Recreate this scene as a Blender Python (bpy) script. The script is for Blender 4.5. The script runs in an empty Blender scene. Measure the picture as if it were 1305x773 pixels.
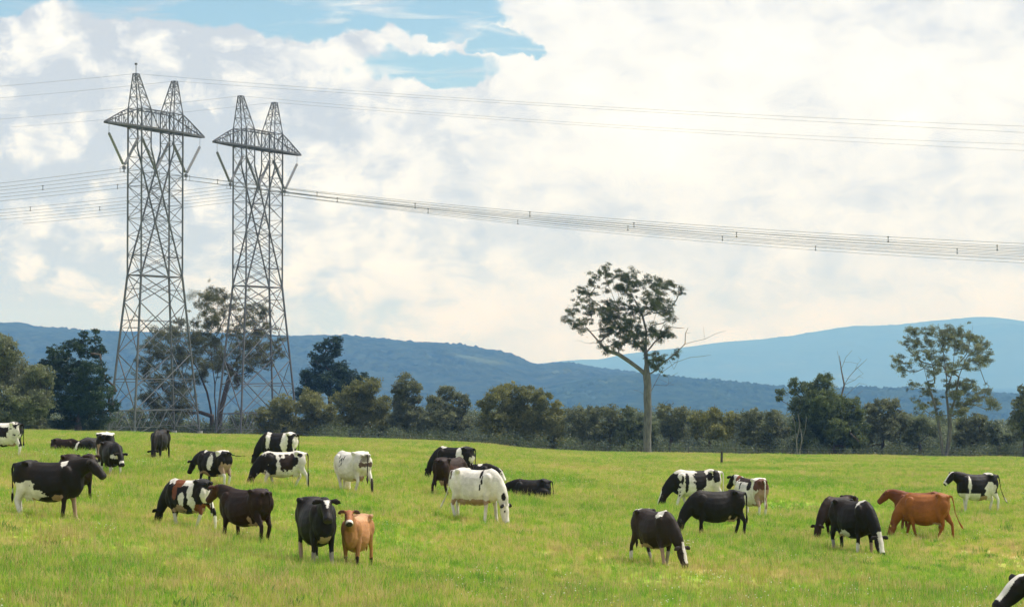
import bpy, bmesh, math, random
import numpy as np
from mathutils import Vector, Matrix, noise as mnoise
R = math.radians
random.seed(7)
rng = np.random.default_rng(7)
SC = bpy.context.scene
COL = SC.collection

# ------------------------------------------------------------------ camera
W0, H0, F0 = 1305.0, 773.0, 3000.0
PITCH = math.atan(82.5 / F0)
cam = bpy.data.cameras.new('camera')
cam.sensor_width = 36.0
cam.lens = 36.0 * F0 / W0
cam.clip_start = 0.5
cam.clip_end = 60000
camo = bpy.data.objects.new('camera', cam)
COL.objects.link(camo)
camo.rotation_euler = (math.pi / 2 + PITCH, 0, 0)
SC.camera = camo
FWD = Vector((0, math.cos(PITCH), math.sin(PITCH)))
UPV = Vector((0, -math.sin(PITCH), math.cos(PITCH)))


def ray(px, py):
    return Vector((1, 0, 0)) * ((px - W0 / 2) / F0) + UPV * ((H0 / 2 - py) / F0) + FWD


def at(px, py, Y):
    d = ray(px, py)
    return d * (Y / d.y)


def proj(p):
    f = p.dot(FWD)
    return (W0 / 2 + F0 * p.x / f, H0 / 2 - F0 * p.dot(UPV) / f)


# ------------------------------------------------------------------ helpers
def tag(o, label=None, cat=None, group=None, kind=None):
    if label: o['label'] = label
    if cat: o['category'] = cat
    if group: o['group'] = group
    if kind: o['kind'] = kind
    return o


def empty(name, loc, rz=0.0):
    o = bpy.data.objects.new(name, None)
    COL.objects.link(o)
    o.location = loc
    o.rotation_euler = (0, 0, rz)
    o.empty_display_size = 0.5
    return o


def mk_mesh(name, verts, faces, nside, mat, parent=None, smooth=True, attrs=None):
    """numpy verts (N,3), faces (M,nside) -> object"""
    me = bpy.data.meshes.new(name)
    verts = np.asarray(verts, np.float32)
    faces = np.asarray(faces, np.int32)
    me.vertices.add(len(verts))
    me.vertices.foreach_set('co', verts.ravel())
    me.loops.add(faces.size)
    me.loops.foreach_set('vertex_index', faces.ravel())
    me.polygons.add(len(faces))
    me.polygons.foreach_set('loop_start', np.arange(0, faces.size, nside, dtype=np.int32))
    me.polygons.foreach_set('loop_total', np.full(len(faces), nside, np.int32))
    me.polygons.foreach_set('use_smooth', np.full(len(faces), smooth, bool))
    me.update(calc_edges=True)
    if attrs:
        for k, v in attrs.items():
            v = np.asarray(v, np.float32)
            if v.ndim == 1:
                a = me.attributes.new(k, 'FLOAT', 'POINT')
                a.data.foreach_set('value', v)
            else:
                a = me.attributes.new(k, 'FLOAT_COLOR', 'POINT')
                a.data.foreach_set('color', v.ravel())
    if mat: me.materials.append(mat)
    o = bpy.data.objects.new(name, me)
    COL.objects.link(o)
    if parent is not None: o.parent = parent
    return o


class MB:
    """collects bars / tubes (quads) into one mesh"""
    def __init__(s):
        s.v, s.f, s.n = [], [], 0

    def tube(s, pts, rads, k=6, cap=True):
        pts = [Vector(p) for p in pts]
        n = len(pts)
        ref = None
        base = s.n
        for i, p in enumerate(pts):
            d = (pts[min(i + 1, n - 1)] - pts[max(i - 1, 0)])
            if d.length < 1e-9: d = Vector((0, 0, 1))
            d.normalize()
            if ref is None:
                ref = Vector((1, 0, 0)) if abs(d.x) < .8 else Vector((0, 1, 0))
            a = (ref - d * ref.dot(d)).normalized()
            ref = a
            b = d.cross(a)
            for j in range(k):
                t = 2 * math.pi * (j + .5) / k
                s.v.append(p + (a * math.cos(t) + b * math.sin(t)) * rads[i])
        for i in range(n - 1):
            for j in range(k):
                q = base + i * k
                s.f.append((q + j, q + (j + 1) % k, q + k + (j + 1) % k, q + k + j))
        if cap and k == 4:
            s.f.append((base + 3, base + 2, base + 1, base))
            q = base + (n - 1) * k
            s.f.append((q, q + 1, q + 2, q + 3))
        s.n += n * k

    def bar(s, p, q, r=.06):
        s.tube([p, q], [r * 1.25, r * 1.25], 4)

    def box(s, c, hx, hy, hz):
        c = Vector(c)
        s.tube([c - Vector((0, 0, hz)), c + Vector((0, 0, hz))], [1, 1], 4)
        for i in range(8):
            v = s.v[-8 + i] - Vector((c.x, c.y, s.v[-8 + i].z))
            s.v[-8 + i] = Vector((c.x + (hx if v.x > 0 else -hx), c.y + (hy if v.y > 0 else -hy), s.v[-8 + i].z))

    def build(s, name, mat, parent=None, smooth=False):
        return mk_mesh(name, np.array([tuple(v) for v in s.v]), np.array(s.f), 4, mat, parent, smooth)


def vnoise(x, y, seed=0):
    """value noise, vectorised"""
    x = np.asarray(x, float); y = np.asarray(y, float)
    xi = np.floor(x).astype(np.int64); yi = np.floor(y).astype(np.int64)
    xf = x - xi; yf = y - yi
    xf = xf * xf * (3 - 2 * xf); yf = yf * yf * (3 - 2 * yf)

    def h(a, b):
        n = (a * 374761393 + b * 668265263 + seed * 1442695041) & 0x7fffffff
        n = ((n ^ (n >> 13)) * 1274126177) & 0x7fffffff
        return ((n ^ (n >> 16)) & 0xffff) / 32767.5 - 1
    return (h(xi, yi) * (1 - xf) + h(xi + 1, yi) * xf) * (1 - yf) + (h(xi, yi + 1) * (1 - xf) + h(xi + 1, yi + 1) * xf) * yf


def ground_z(x, y):
    x = np.asarray(x, float); y = np.asarray(y, float)
    yy = np.minimum(y, 4900)
    g = 0.7 * np.tanh(x / 10) - 0.0265 * np.logaddexp(0, -np.clip(x, -140, 140) / 4) * 4 + 0.012 * np.logaddexp(0, np.clip(x, -140, 140) / 6) * 6
    fade = np.clip(1 - (y - 500) / 1500, 0, 1)
    z = -(4.05 + g * fade + 0.008 * (yy - 60) + .0215 * 14 * np.logaddexp(0, (np.clip(yy, -60, 4900) - 90) / 14) * np.where(yy < 1000, 1, 1))
    nf = np.clip(y / 60, 0, 1)
    z = z + nf * (.10 * np.sin(x / 5.3 + 1.3 * np.sin(y / 9.1)) * np.sin(y / 7.7 + .8) + .06 * np.sin(x / 2.9 + y / 4.1))
    return z


def gz(x, y): return float(ground_z(x, y))


def on_ground(px, py):
    d = ray(px, py)
    lo, hi = 25.0, 420.0
    for _ in range(40):
        m = (lo + hi) / 2
        p = d * m
        if p.z > gz(p.x, p.y): lo = m
        else: hi = m
    p = d * lo
    return Vector((p.x, p.y, gz(p.x, p.y)))


# ------------------------------------------------------------------ materials
def new_mat(name):
    m = bpy.data.materials.new(name)
    m.use_nodes = True
    nt = m.node_tree
    nt.nodes.clear()
    out = nt.nodes.new('ShaderNodeOutputMaterial')
    return m, nt, out


def N(nt, t, **kw):
    n = nt.nodes.new(t)
    for k, v in kw.items(): setattr(n, k, v)
    return n


def ramp(nt, stops, src=None, interp='LINEAR'):
    r = N(nt, 'ShaderNodeValToRGB')
    r.color_ramp.interpolation = interp
    el = r.color_ramp.elements
    while len(el) < len(stops): el.new(.5)
    for e, (p, c) in zip(el, stops):
        e.position = p
        e.color = (*c, 1) if len(c) == 3 else c
    if src: nt.links.new(src, r.inputs[0])
    return r


def math_n(nt, op, a, b=None, clamp=False):
    n = N(nt, 'ShaderNodeMath', operation=op)
    n.use_clamp = clamp
    for i, v in enumerate((a, b)):
        if v is None: continue
        if isinstance(v, (int, float)): n.inputs[i].default_value = v
        else: nt.links.new(v, n.inputs[i])
    return n.outputs[0]


def mixc(nt, fac, a, b, mode='MIX'):
    n = N(nt, 'ShaderNodeMix', data_type='RGBA', blend_type=mode)
    for s, v in ((0, fac), (6, a), (7, b)):
        if isinstance(v, (int, float)): n.inputs[s].default_value = v
        elif isinstance(v, tuple): n.inputs[s].default_value = (*v, 1) if len(v) == 3 else v
        else: nt.links.new(v, n.inputs[s])
    return n.outputs[2]


def noise_n(nt, vec, scale, detail=4, rough=.55, dist=0.0):
    n = N(nt, 'ShaderNodeTexNoise')
    n.inputs['Scale'].default_value = scale
    n.inputs['Detail'].default_value = detail
    n.inputs['Roughness'].default_value = rough
    n.inputs['Distortion'].default_value = dist
    if vec: nt.links.new(vec, n.inputs['Vector'])
    return n.outputs[0]


def simple(name, c, rough=.7, metal=0.0, var=.25, scale=3.0):
    m, nt, out = new_mat(name)
    b = N(nt, 'ShaderNodeBsdfPrincipled')
    tc = N(nt, 'ShaderNodeTexCoord')
    n = noise_n(nt, tc.outputs['Object'], scale, 5)
    c2 = tuple(x * (1 - var) for x in c); c3 = tuple(min(1, x * (1 + var)) for x in c)
    r = ramp(nt, [(.3, c2), (.7, c3)], n)
    nt.links.new(r.outputs[0], b.inputs['Base Color'])
    b.inputs['Roughness'].default_value = rough
    b.inputs['Metallic'].default_value = metal
    nt.links.new(b.outputs[0], out.inputs[0])
    return m


M_STEEL = simple('galvanised_steel', (.085, .09, .10), .6, .1, .3, 1.2)
M_INSUL = simple('insulator_glass', (.17, .175, .19), .75, 0, .15, 9)
M_WIRE = simple('conductor_wire', (.13, .135, .14), .5, .3, .1, 1)
M_CONC = simple('concrete', (.35, .34, .32), .9, 0, .2, 4)
M_POST = simple('weathered_post', (.05, .042, .035), .9, 0, .3, 8)
M_FWIRE = simple('fence_wire', (.3, .3, .3), .5, .4, .1, 5)


def leaf_mat(name, dark, light, trans=.42):
    m, nt, out = new_mat(name)
    at_ = N(nt, 'ShaderNodeAttribute', attribute_name='tint')
    r = ramp(nt, [(0, dark), (1, light)], at_.outputs['Fac'])
    d = N(nt, 'ShaderNodeBsdfDiffuse'); t = N(nt, 'ShaderNodeBsdfTranslucent')
    g = N(nt, 'ShaderNodeBsdfGlossy'); g.inputs['Roughness'].default_value = .5
    g.inputs['Color'].default_value = (.5, .5, .5, 1)
    nt.links.new(r.outputs[0], d.inputs[0]); nt.links.new(r.outputs[0], t.inputs[0])
    mx = N(nt, 'ShaderNodeMixShader'); mx.inputs[0].default_value = trans
    nt.links.new(d.outputs[0], mx.inputs[1]); nt.links.new(t.outputs[0], mx.inputs[2])
    m2 = N(nt, 'ShaderNodeMixShader'); m2.inputs[0].default_value = .04
    nt.links.new(mx.outputs[0], m2.inputs[1]); nt.links.new(g.outputs[0], m2.inputs[2])
    nt.links.new(m2.outputs[0], out.inputs[0])
    return m


M_GUM = leaf_mat('gum_leaves', (.028, .042, .018), (.115, .14, .052))
M_OLIVE = leaf_mat('olive_leaves', (.090, .104, .036), (.31, .31, .11))
M_GREY = leaf_mat('grey_green_leaves', (.078, .096, .055), (.27, .29, .15))
M_GREYBR = leaf_mat('grey_brown_leaves', (.058, .064, .034), (.18, .19, .09))
M_BRIGHT = leaf_mat('fresh_green_leaves', (.050, .075, .030), (.18, .22, .09))
M_PINE = leaf_mat('pine_needles', (.014, .032, .020), (.060, .098, .050), .12)
M_UNDER = leaf_mat('undergrowth_leaves', (.040, .055, .034), (.13, .16, .085))
M_FAR = leaf_mat('woodland_leaves', (.070, .090, .056), (.23, .27, .14))


def bark_mat(name, a, b):
    m, nt, out = new_mat(name)
    p = N(nt, 'ShaderNodeBsdfPrincipled')
    tc = N(nt, 'ShaderNodeTexCoord')
    mp = N(nt, 'ShaderNodeMapping'); mp.inputs['Scale'].default_value = (1.6, 1.6, .35)
    nt.links.new(tc.outputs['Object'], mp.inputs[0])
    n = noise_n(nt, mp.outputs[0], 2.2, 6, .65)
    r = ramp(nt, [(.32, a), (.5, tuple((x + y) / 2 for x, y in zip(a, b))), (.66, b)], n)
    nt.links.new(r.outputs[0], p.inputs['Base Color'])
    p.inputs['Roughness'].default_value = .85
    bp = N(nt, 'ShaderNodeBump'); bp.inputs['Strength'].default_value = .5; bp.inputs['Distance'].default_value = .05
    nt.links.new(n, bp.inputs['Height']); nt.links.new(bp.outputs[0], p.inputs['Normal'])
    nt.links.new(p.outputs[0], out.inputs[0])
    return m


M_BARK = bark_mat('gum_bark', (.055, .053, .053), (.16, .156, .155))
M_BARKD = bark_mat('dark_bark', (.045, .035, .03), (.11, .09, .075))
M_BARKG = bark_mat('bleached_wood', (.09, .08, .075), (.21, .20, .19))


# grass / field colour from world position, shared by turf and blades
def field_colour(nt, rnd=None):
    geo = N(nt, 'ShaderNodeNewGeometry')
    mp = N(nt, 'ShaderNodeMapping'); mp.inputs['Scale'].default_value = (.10, .055, 0)
    nt.links.new(geo.outputs['Position'], mp.inputs[0])
    big = noise_n(nt, mp.outputs[0], 1.0, 4, .55, .4)
    mp2 = N(nt, 'ShaderNodeMapping'); mp2.inputs['Scale'].default_value = (.55, .42, 0)
    nt.links.new(geo.outputs['Position'], mp2.inputs[0])
    mid = noise_n(nt, mp2.outputs[0], 1.0, 4, .6, .3)
    t = math_n(nt, 'ADD', math_n(nt, 'MULTIPLY', big, .62), math_n(nt, 'MULTIPLY', mid, .40))
    if rnd is not None:
        t = math_n(nt, 'ADD', t, math_n(nt, 'MULTIPLY', math_n(nt, 'SUBTRACT', rnd, .5), .38))
    r = ramp(nt, [(.32, (.17, .35, .056)), (.43, (.26, .45, .056)), (.51, (.39, .53, .072)),
                  (.57, (.48, .50, .105)), (.63, (.60, .50, .22))], t)
    fn = noise_n(nt, geo.outputs['Position'], 2.6, 4, .7)
    v = ramp(nt, [(.28, (.60, .62, .68)), (.5, (.92, .92, .92)), (.72, (1.15, 1.1, 1.05))], fn).outputs[0]
    return mixc(nt, 1.0, r.outputs[0], v, 'MULTIPLY'), geo


# ------------------------------------------------------------------ world: Nishita sky + clouds
SUN_EL, SUN_AZ = R(60), R(62)     # azimuth clockwise from +y (view direction)
w = bpy.data.worlds.new('World')
SC.world = w
w.use_nodes = True
nt = w.node_tree
nt.nodes.clear()
wout = N(nt, 'ShaderNodeOutputWorld')
bg = N(nt, 'ShaderNodeBackground')
bg.inputs['Strength'].default_value = .12
sky = N(nt, 'ShaderNodeTexSky', sky_type='NISHITA')
sky.sun_disc = False
sky.sun_elevation = SUN_EL
sky.sun_rotation = SUN_AZ
sky.air_density = 1.0
sky.dust_density = .6
tc = N(nt, 'ShaderNodeTexCoord')
sep = N(nt, 'ShaderNodeSeparateXYZ')
nt.links.new(tc.outputs['Generated'], sep.inputs[0])
X, Yc, Z = sep.outputs
vdir = tc.outputs['Generated']
# azimuth and elevation of the direction
az = math_n(nt, 'ARCTAN2', X, Yc)
el = math_n(nt, 'ARCSINE', Z)
warp = N(nt, 'ShaderNodeTexNoise'); warp.inputs['Scale'].default_value = 26; warp.inputs['Detail'].default_value = 9
warp.inputs['Roughness'].default_value = .54
nt.links.new(vdir, warp.inputs['Vector'])
wsep = N(nt, 'ShaderNodeSeparateColor'); nt.links.new(warp.outputs['Color'], wsep.inputs[0])
azw = math_n(nt, 'ADD', az, math_n(nt, 'MULTIPLY', math_n(nt, 'SUBTRACT', wsep.outputs[0], .5), .075))
elw = math_n(nt, 'ADD', el, math_n(nt, 'MULTIPLY', math_n(nt, 'SUBTRACT', wsep.outputs[1], .5), .045))


def blob(px, py, rx, ry):
    """1 at the centre, 0 at the rim, negative outside; stretches of open sky given as directions"""
    d = ray(px, py).normalized()
    a0, e0 = math.atan2(d.x, d.y), math.asin(d.z)
    a = math_n(nt, 'DIVIDE', math_n(nt, 'SUBTRACT', azw, a0), rx / F0)
    e = math_n(nt, 'DIVIDE', math_n(nt, 'SUBTRACT', elw, e0), ry / F0)
    s = math_n(nt, 'ADD', math_n(nt, 'MULTIPLY', a, a), math_n(nt, 'MULTIPLY', e, e))
    return math_n(nt, 'SUBTRACT', 1.0, s)


def mx(a, b): return math_n(nt, 'MAXIMUM', a, b)


open_sky = blob(330, -12, 300, 46)
for b_ in ((15, -5, 75, 40), (550, 82, 112, 30), (585, 25, 110, 22), (500, 12, 190, 30), (390, -90, 420, 75), (660, 52, 60, 14)):
    open_sky = mx(open_sky, blob(*b_))
open_f = ramp(nt, [(.0, (0, 0, 0)), (.40, (1, 1, 1))], open_sky, 'EASE').outputs[0]
# thin streaks inside the gap
mps = N(nt, 'ShaderNodeMapping'); mps.inputs['Scale'].default_value = (14, 14, 90)
nt.links.new(vdir, mps.inputs[0])
st = noise_n(nt, mps.outputs[0], 1.6, 6, .6, .6)
stf = ramp(nt, [(.50, (0, 0, 0)), (.74, (.85, .85, .85))], st).outputs[0]
open_f = math_n(nt, 'MULTIPLY', open_f, math_n(nt, 'SUBTRACT', 1.0, stf))
# cloud shading: warped noise with billows
mpb = N(nt, 'ShaderNodeMapping'); mpb.inputs['Scale'].default_value = (1, 1, 2.1); nt.links.new(vdir, mpb.inputs[0])
big = noise_n(nt, mpb.outputs[0], 10, 8, .6, .35)
bil = noise_n(nt, mpb.outputs[0], 34, 10, .66, .5)
mpv = N(nt, 'ShaderNodeVectorMath', operation='ADD')
wv = N(nt, 'ShaderNodeVectorMath', operation='SCALE'); wv.inputs[3].default_value = .035
nt.links.new(warp.outputs['Color'], wv.inputs[0])
nt.links.new(vdir, mpv.inputs[0]); nt.links.new(wv.outputs[0], mpv.inputs[1])
vor = N(nt, 'ShaderNodeTexVoronoi', feature='SMOOTH_F1'); vor.inputs['Scale'].default_value = 46
vor.inputs['Smoothness'].default_value = .35
try: vor.inputs['Detail'].default_value = 3
except Exception: pass
nt.links.new(mpv.outputs[0], vor.inputs['Vector'])
puff = math_n(nt, 'SUBTRACT', 1.0, vor.outputs['Distance'])
# puffs matter to the left (cumulus); smooth veil to the right
leftm = N(nt, 'ShaderNodeMapRange'); leftm.inputs[1].default_value = .02; leftm.inputs[2].default_value = -.14
leftm.inputs[3].default_value = .25; leftm.inputs[4].default_value = 1.0
nt.links.new(az, leftm.inputs[0])
rdg = noise_n(nt, mpv.outputs[0], 17, 7, .55, .2)
rdg = math_n(nt, 'ABSOLUTE', math_n(nt, 'SUBTRACT', math_n(nt, 'MULTIPLY', rdg, 2.0), 1.0))     # billow
sh = math_n(nt, 'ADD', math_n(nt, 'MULTIPLY', big, .62), math_n(nt, 'MULTIPLY', math_n(nt, 'SUBTRACT', bil, .5), math_n(nt, 'ADD', .20, math_n(nt, 'MULTIPLY', leftm.outputs[0], .75))))
sh = math_n(nt, 'ADD', sh, .235)
sh = math_n(nt, 'ADD', sh, math_n(nt, 'MULTIPLY', math_n(nt, 'MULTIPLY', math_n(nt, 'SUBTRACT', puff, .70), .38), leftm.outputs[0]))
sh = math_n(nt, 'ADD', sh, math_n(nt, 'MULTIPLY', math_n(nt, 'MULTIPLY', math_n(nt, 'SUBTRACT', .18, rdg), .40), leftm.outputs[0]))
# grey-blue undersides where they stand in the cloud bank
for b_, k in (((105, 225, 75, 60), -.08), ((330, 330, 120, 40), -.03), ((560, 330, 120, 50), -.05), ((1050, 345, 260, 50), -.07), ((740, 150, 40, 30), -.10),
              ((120, 60, 120, 50), .12), ((330, 95, 160, 40), .10), ((60, 350, 190, 70), .13), ((420, 230, 160, 90), .05), ((900, 120, 420, 110), .12), ((840, 350, 80, 30), .05)):
    bb = math_n(nt, 'MAXIMUM', blob(*b_), 0.0)
    sh = math_n(nt, 'ADD', sh, math_n(nt, 'MULTIPLY', bb, k))
cl = ramp(nt, [(.30, (4.6, 5.0, 5.5)), (.41, (5.9, 6.15, 6.4)), (.48, (6.95, 7.05, 6.95)), (.56, (7.7, 7.7, 7.35)), (.68, (8.5, 8.45, 8.0))], sh).outputs[0]
skyb = mixc(nt, 1.0, sky.outputs[0], (.80, .92, .92), 'MULTIPLY')
mixed = mixc(nt, open_f, cl, skyb)
nt.links.new(mixed, bg.inputs[0])
nt.links.new(bg.outputs[0], wout.inputs[0])

sun = bpy.data.lights.new('sun', 'SUN')
sun.energy = 5.0
sun.angle = R(.8)
sun.color = (1, .955, .88)
suno = bpy.data.objects.new('sun', sun)
COL.objects.link(suno)
sd = Vector((math.sin(SUN_AZ) * math.cos(SUN_EL), math.cos(SUN_AZ) * math.cos(SUN_EL), math.sin(SUN_EL)))
suno.rotation_euler = (-sd).to_track_quat('-Z', 'Y').to_euler()
suno.location = (0, -20, 60)

# ------------------------------------------------------------------ ground
m, nt, out = new_mat('paddock_turf')
colr, geo = field_colour(nt)
fine = noise_n(nt, geo.outputs['Position'], 9.0, 5, .7)
c = mixc(nt, .5, colr, ramp(nt, [(.3, (.35, .35, .35)), (.7, (1.1, 1.1, 1.1))], fine).outputs[0], 'MULTIPLY')
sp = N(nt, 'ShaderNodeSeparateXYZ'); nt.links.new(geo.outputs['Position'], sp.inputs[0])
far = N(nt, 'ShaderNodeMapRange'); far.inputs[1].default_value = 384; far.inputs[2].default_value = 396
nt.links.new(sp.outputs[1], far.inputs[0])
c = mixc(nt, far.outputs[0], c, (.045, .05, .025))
p = N(nt, 'ShaderNodeBsdfPrincipled'); p.inputs['Roughness'].default_value = .95
p.inputs['Specular IOR Level'].default_value = .1
nt.links.new(c, p.inputs['Base Color']); nt.links.new(p.outputs[0], out.inputs[0])
M_TURF = m
ys = np.concatenate([np.linspace(-55, 20, 16), np.geomspace(22, 520, 210), np.geomspace(540, 8800, 50)])
cs = np.linspace(-1, 1, 201)
YY, CC = np.meshgrid(ys, cs, indexing='ij')
XX = CC * (45 + .75 * np.maximum(YY, 0))
ZZ = ground_z(XX, YY)
nr, nc = YY.shape


def grid_faces(nr, nc):
    i = np.arange(nr - 1)[:, None] * nc + np.arange(nc - 1)[None, :]
    i = i.ravel()
    return np.stack([i, i + 1, i + nc + 1, i + nc], 1)


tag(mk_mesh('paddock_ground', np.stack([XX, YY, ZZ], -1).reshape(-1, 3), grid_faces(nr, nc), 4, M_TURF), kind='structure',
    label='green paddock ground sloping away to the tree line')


# ------------------------------------------------------------------ hills
def hill_mat(name, a, b, c3, scale=.02):
    m, nt, out = new_mat(name)
    geo = N(nt, 'ShaderNodeNewGeometry')
    n = noise_n(nt, geo.outputs['Position'], scale, 6, .65)
    n2 = noise_n(nt, geo.outputs['Position'], .0022, 4, .5, .5)
    r = ramp(nt, [(.3, a), (.7, b)], n)
    f = ramp(nt, [(.63, (0, 0, 0)), (.70, (1, 1, 1))], n2).outputs[0]
    cc = mixc(nt, f, r.outputs[0], c3)
    p = N(nt, 'ShaderNodeBsdfDiffuse')
    nt.links.new(cc, p.inputs[0]); nt.links.new(p.outputs[0], out.inputs[0])
    return m


M_HILL = hill_mat('forested_hill', (.001, .003, .002), (.045, .058, .03), (.06, .075, .04))
M_HILLP = hill_mat('pine_ridge', (.003, .007, .005), (.04, .06, .03), (.06, .08, .04))
M_MOUNT = hill_mat('mountain_forest', (.02, .035, .025), (.05, .065, .04), (.07, .08, .05), .004)


def hill(name, mat, profile, Dc, Df, Db, zf, ncol, nrow, bump, bscale, gully, gscale, seed, label):
    px = np.array([p[0] for p in profile], float); py = np.array([p[1] for p in profile], float)
    ux = np.linspace(px[0], px[-1], ncol)
    top = np.interp(ux, px, py)
    k = np.ones(7) / 7
    top = np.convolve(np.pad(top, 3, mode='edge'), k, 'valid')
    Ds = np.concatenate([np.linspace(Df, Dc, nrow), np.linspace(Dc, Db, nrow // 4)[1:]])
    UX, DD = np.meshgrid(ux, Ds)
    TT = np.broadcast_to(top, UX.shape)
    Xw = (UX - W0 / 2) / F0 * Dc * (.6 + .4 * DD / Dc)
    ztop = (469 - TT) / F0 * Dc
    t = np.clip((DD - Df) / (Dc - Df), 0, 1)
    s = np.sin(t * math.pi / 2) ** 1.1
    tb = np.clip((DD - Dc) / (Db - Dc), 0, 1)
    z = zf + (ztop - zf) * s * (1 - .8 * tb ** 1.5)
    amp = np.sin(t * math.pi) ** .7 * gully
    z = z + amp * (vnoise(Xw / gscale, DD / gscale / 1.4, seed) + .5 * vnoise(Xw / gscale * 2.3, DD / gscale * 1.6, seed + 1))
    e = np.clip(t * 6, 0, 1)
    b = vnoise(Xw / bscale, DD / bscale, seed + 2) + .7 * vnoise(Xw / bscale * 2.1, DD / bscale * 2.1, seed + 3)
    z = z + e * bump * (.3 + b) * (.6 + .6 * vnoise(Xw / bscale / 9, DD / bscale / 9, seed + 5))
    v = np.stack([Xw, DD, z], -1).reshape(-1, 3)
    return tag(mk_mesh(name, v, grid_faces(*UX.shape), 4, mat), kind='structure', label=label)


NEAR = [(-1500, 440), (-900, 425), (-400, 416), (-80, 414), (0, 412), (25, 410), (50, 418), (100, 421), (150, 423), (240, 425), (330, 427), (380, 431),
        (440, 430), (480, 434), (520, 438), (560, 441), (600, 446), (640, 452), (662, 459), (680, 467), (700, 466), (715, 464), (745, 467),
        (765, 471), (800, 474), (850, 484), (900, 497), (1000, 515), (1200, 530), (1700, 540)]
hill('forested_hills', M_HILL, NEAR, 8000, 5400, 9800, -150, 1500, 280, 9.0, 19, 20, 520, 3, 'blue hazy forested hills across the valley')
PINE = [(640, 520), (700, 492), (760, 480), (830, 479), (880, 484), (940, 491), (1030, 497), (1140, 499), (1220, 502), (1305, 506), (1500, 500), (2100, 490), (3000, 500)]
hill('pine_ridge', M_HILLP, PINE, 6600, 5200, 7600, -148, 1500, 150, 8.0, 13, 20, 420, 11, 'darker pine covered ridge below the mountains')
FAR = [(420, 500), (560, 482), (640, 472), (700, 466), (720, 463), (760, 460), (790, 452), (830, 447), (880, 442), (930, 436), (960, 434), (1000, 430),
       (1040, 425), (1080, 419), (1130, 415), (1180, 410), (1220, 406), (1250, 403), (1275, 405), (1300, 409), (1400, 414), (1700, 440), (2300, 430), (2900, 460)]
hill('mountain_range', M_MOUNT, FAR, 22000, 18000, 24000, -152, 700, 80, 6, 90, 60, 1400, 21, 'pale blue mountain range on the horizon')
# low plain under the far hills
v = np.array([(-25000, 8600, -151.5), (25000, 8600, -151.5), (25000, 24200, -151.5), (-25000, 24200, -151.5)], float)
tag(mk_mesh('valley_plain', v, np.array([[0, 1, 2, 3]]), 4, M_HILL, smooth=False), kind='structure', label='flat forested valley floor beyond the hills')

# ------------------------------------------------------------------ haze
m, nt, out = new_mat('haze_air')
pv = N(nt, 'ShaderNodeVolumePrincipled')
pv.inputs['Color'].default_value = (.18, .46, 1.0, 1)
pv.inputs['Absorption Color'].default_value = (1, 1, 1, 1)
pv.inputs['Density'].default_value = .95e-4
pv.inputs['Anisotropy'].default_value = 0.0
nt.links.new(pv.outputs[0], out.inputs['Volume'])
hb = bmesh.new()
bmesh.ops.create_cube(hb, size=1.0)
for vtx in hb.verts:
    vtx.co = Vector((vtx.co.x * 51000, -120 + (vtx.co.y + .5) * 24600, -160 + (vtx.co.z + .5) * 740))
me = bpy.data.meshes.new('haze'); hb.to_mesh(me); hb.free()
me.materials.append(m)
hz = bpy.data.objects.new('haze', me); COL.objects.link(hz)
tag(hz, kind='stuff', label='thin blue haze filling the air over the valley')


# ------------------------------------------------------------------ grass
def grass_mat(name, kind):
    m, nt, out = new_mat(name)
    oi = N(nt, 'ShaderNodeObjectInfo')
    if kind == 'grass':
        c, geo = field_colour(nt, oi.outputs['Random'])
    elif kind == 'weed':
        c = ramp(nt, [(0, (.10, .21, .045)), (1, (.19, .32, .06))], oi.outputs['Random']).outputs[0]
    elif kind == 'seed':
        c = ramp(nt, [(0, (.28, .24, .07)), (1, (.5, .42, .2))], oi.outputs['Random']).outputs[0]
    else:
        c = ramp(nt, [(0, (.75, .75, .6)), (.8, (.8, .8, .75)), (.85, (.8, .7, .1))], oi.outputs['Random']).outputs[0]
    d = N(nt, 'ShaderNodeBsdfDiffuse'); t = N(nt, 'ShaderNodeBsdfTranslucent')
    nt.links.new(c, d.inputs[0]); nt.links.new(c, t.inputs[0])
    mx_ = N(nt, 'ShaderNodeMixShader'); mx_.inputs[0].default_value = .4
    nt.links.new(d.outputs[0], mx_.inputs[1]); nt.links.new(t.outputs[0], mx_.inputs[2])
    nt.links.new(mx_.outputs[0], out.inputs[0])
    return m


def tuft(name, mat, nb, h, spread, wd, lean, seed):
    r = np.random.default_rng(seed)
    V, Fc = [], []
    for i in range(nb):
        a = r.uniform(0, 6.283); rr = spread * math.sqrt(r.uniform(0, 1))
        bx, by = rr * math.cos(a), rr * math.sin(a)
        hh = h * r.uniform(.45, 1.1)
        la = r.uniform(0, 6.283); ln = lean * r.uniform(.2, 1) * hh
        wa = r.uniform(0, 3.1416); wx, wy = wd * math.cos(wa), wd * math.sin(wa)
        n0 = len(V)
        dx, dy = math.cos(la) * ln, math.sin(la) * ln
        V += [(bx - wx, by - wy, -.03), (bx + wx, by + wy, -.03), (bx + wx * .8 + dx * .35, by + wy * .8 + dy * .35, hh * .6),
              (bx - wx * .8 + dx * .35, by - wy * .8 + dy * .35, hh * .6), (bx + dx + wx * .15, by + dy + wy * .15, hh), (bx + dx - wx * .15, by + dy - wy * .15, hh * .98)]
        Fc += [(n0, n0 + 1, n0 + 2, n0 + 3), (n0 + 3, n0 + 2, n0 + 4, n0 + 5)]
    me = bpy.data.meshes.new(name)
    me.from_pydata(V, [], Fc)
    me.materials.append(mat)
    return bpy.data.objects.new(name, me)


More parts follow.
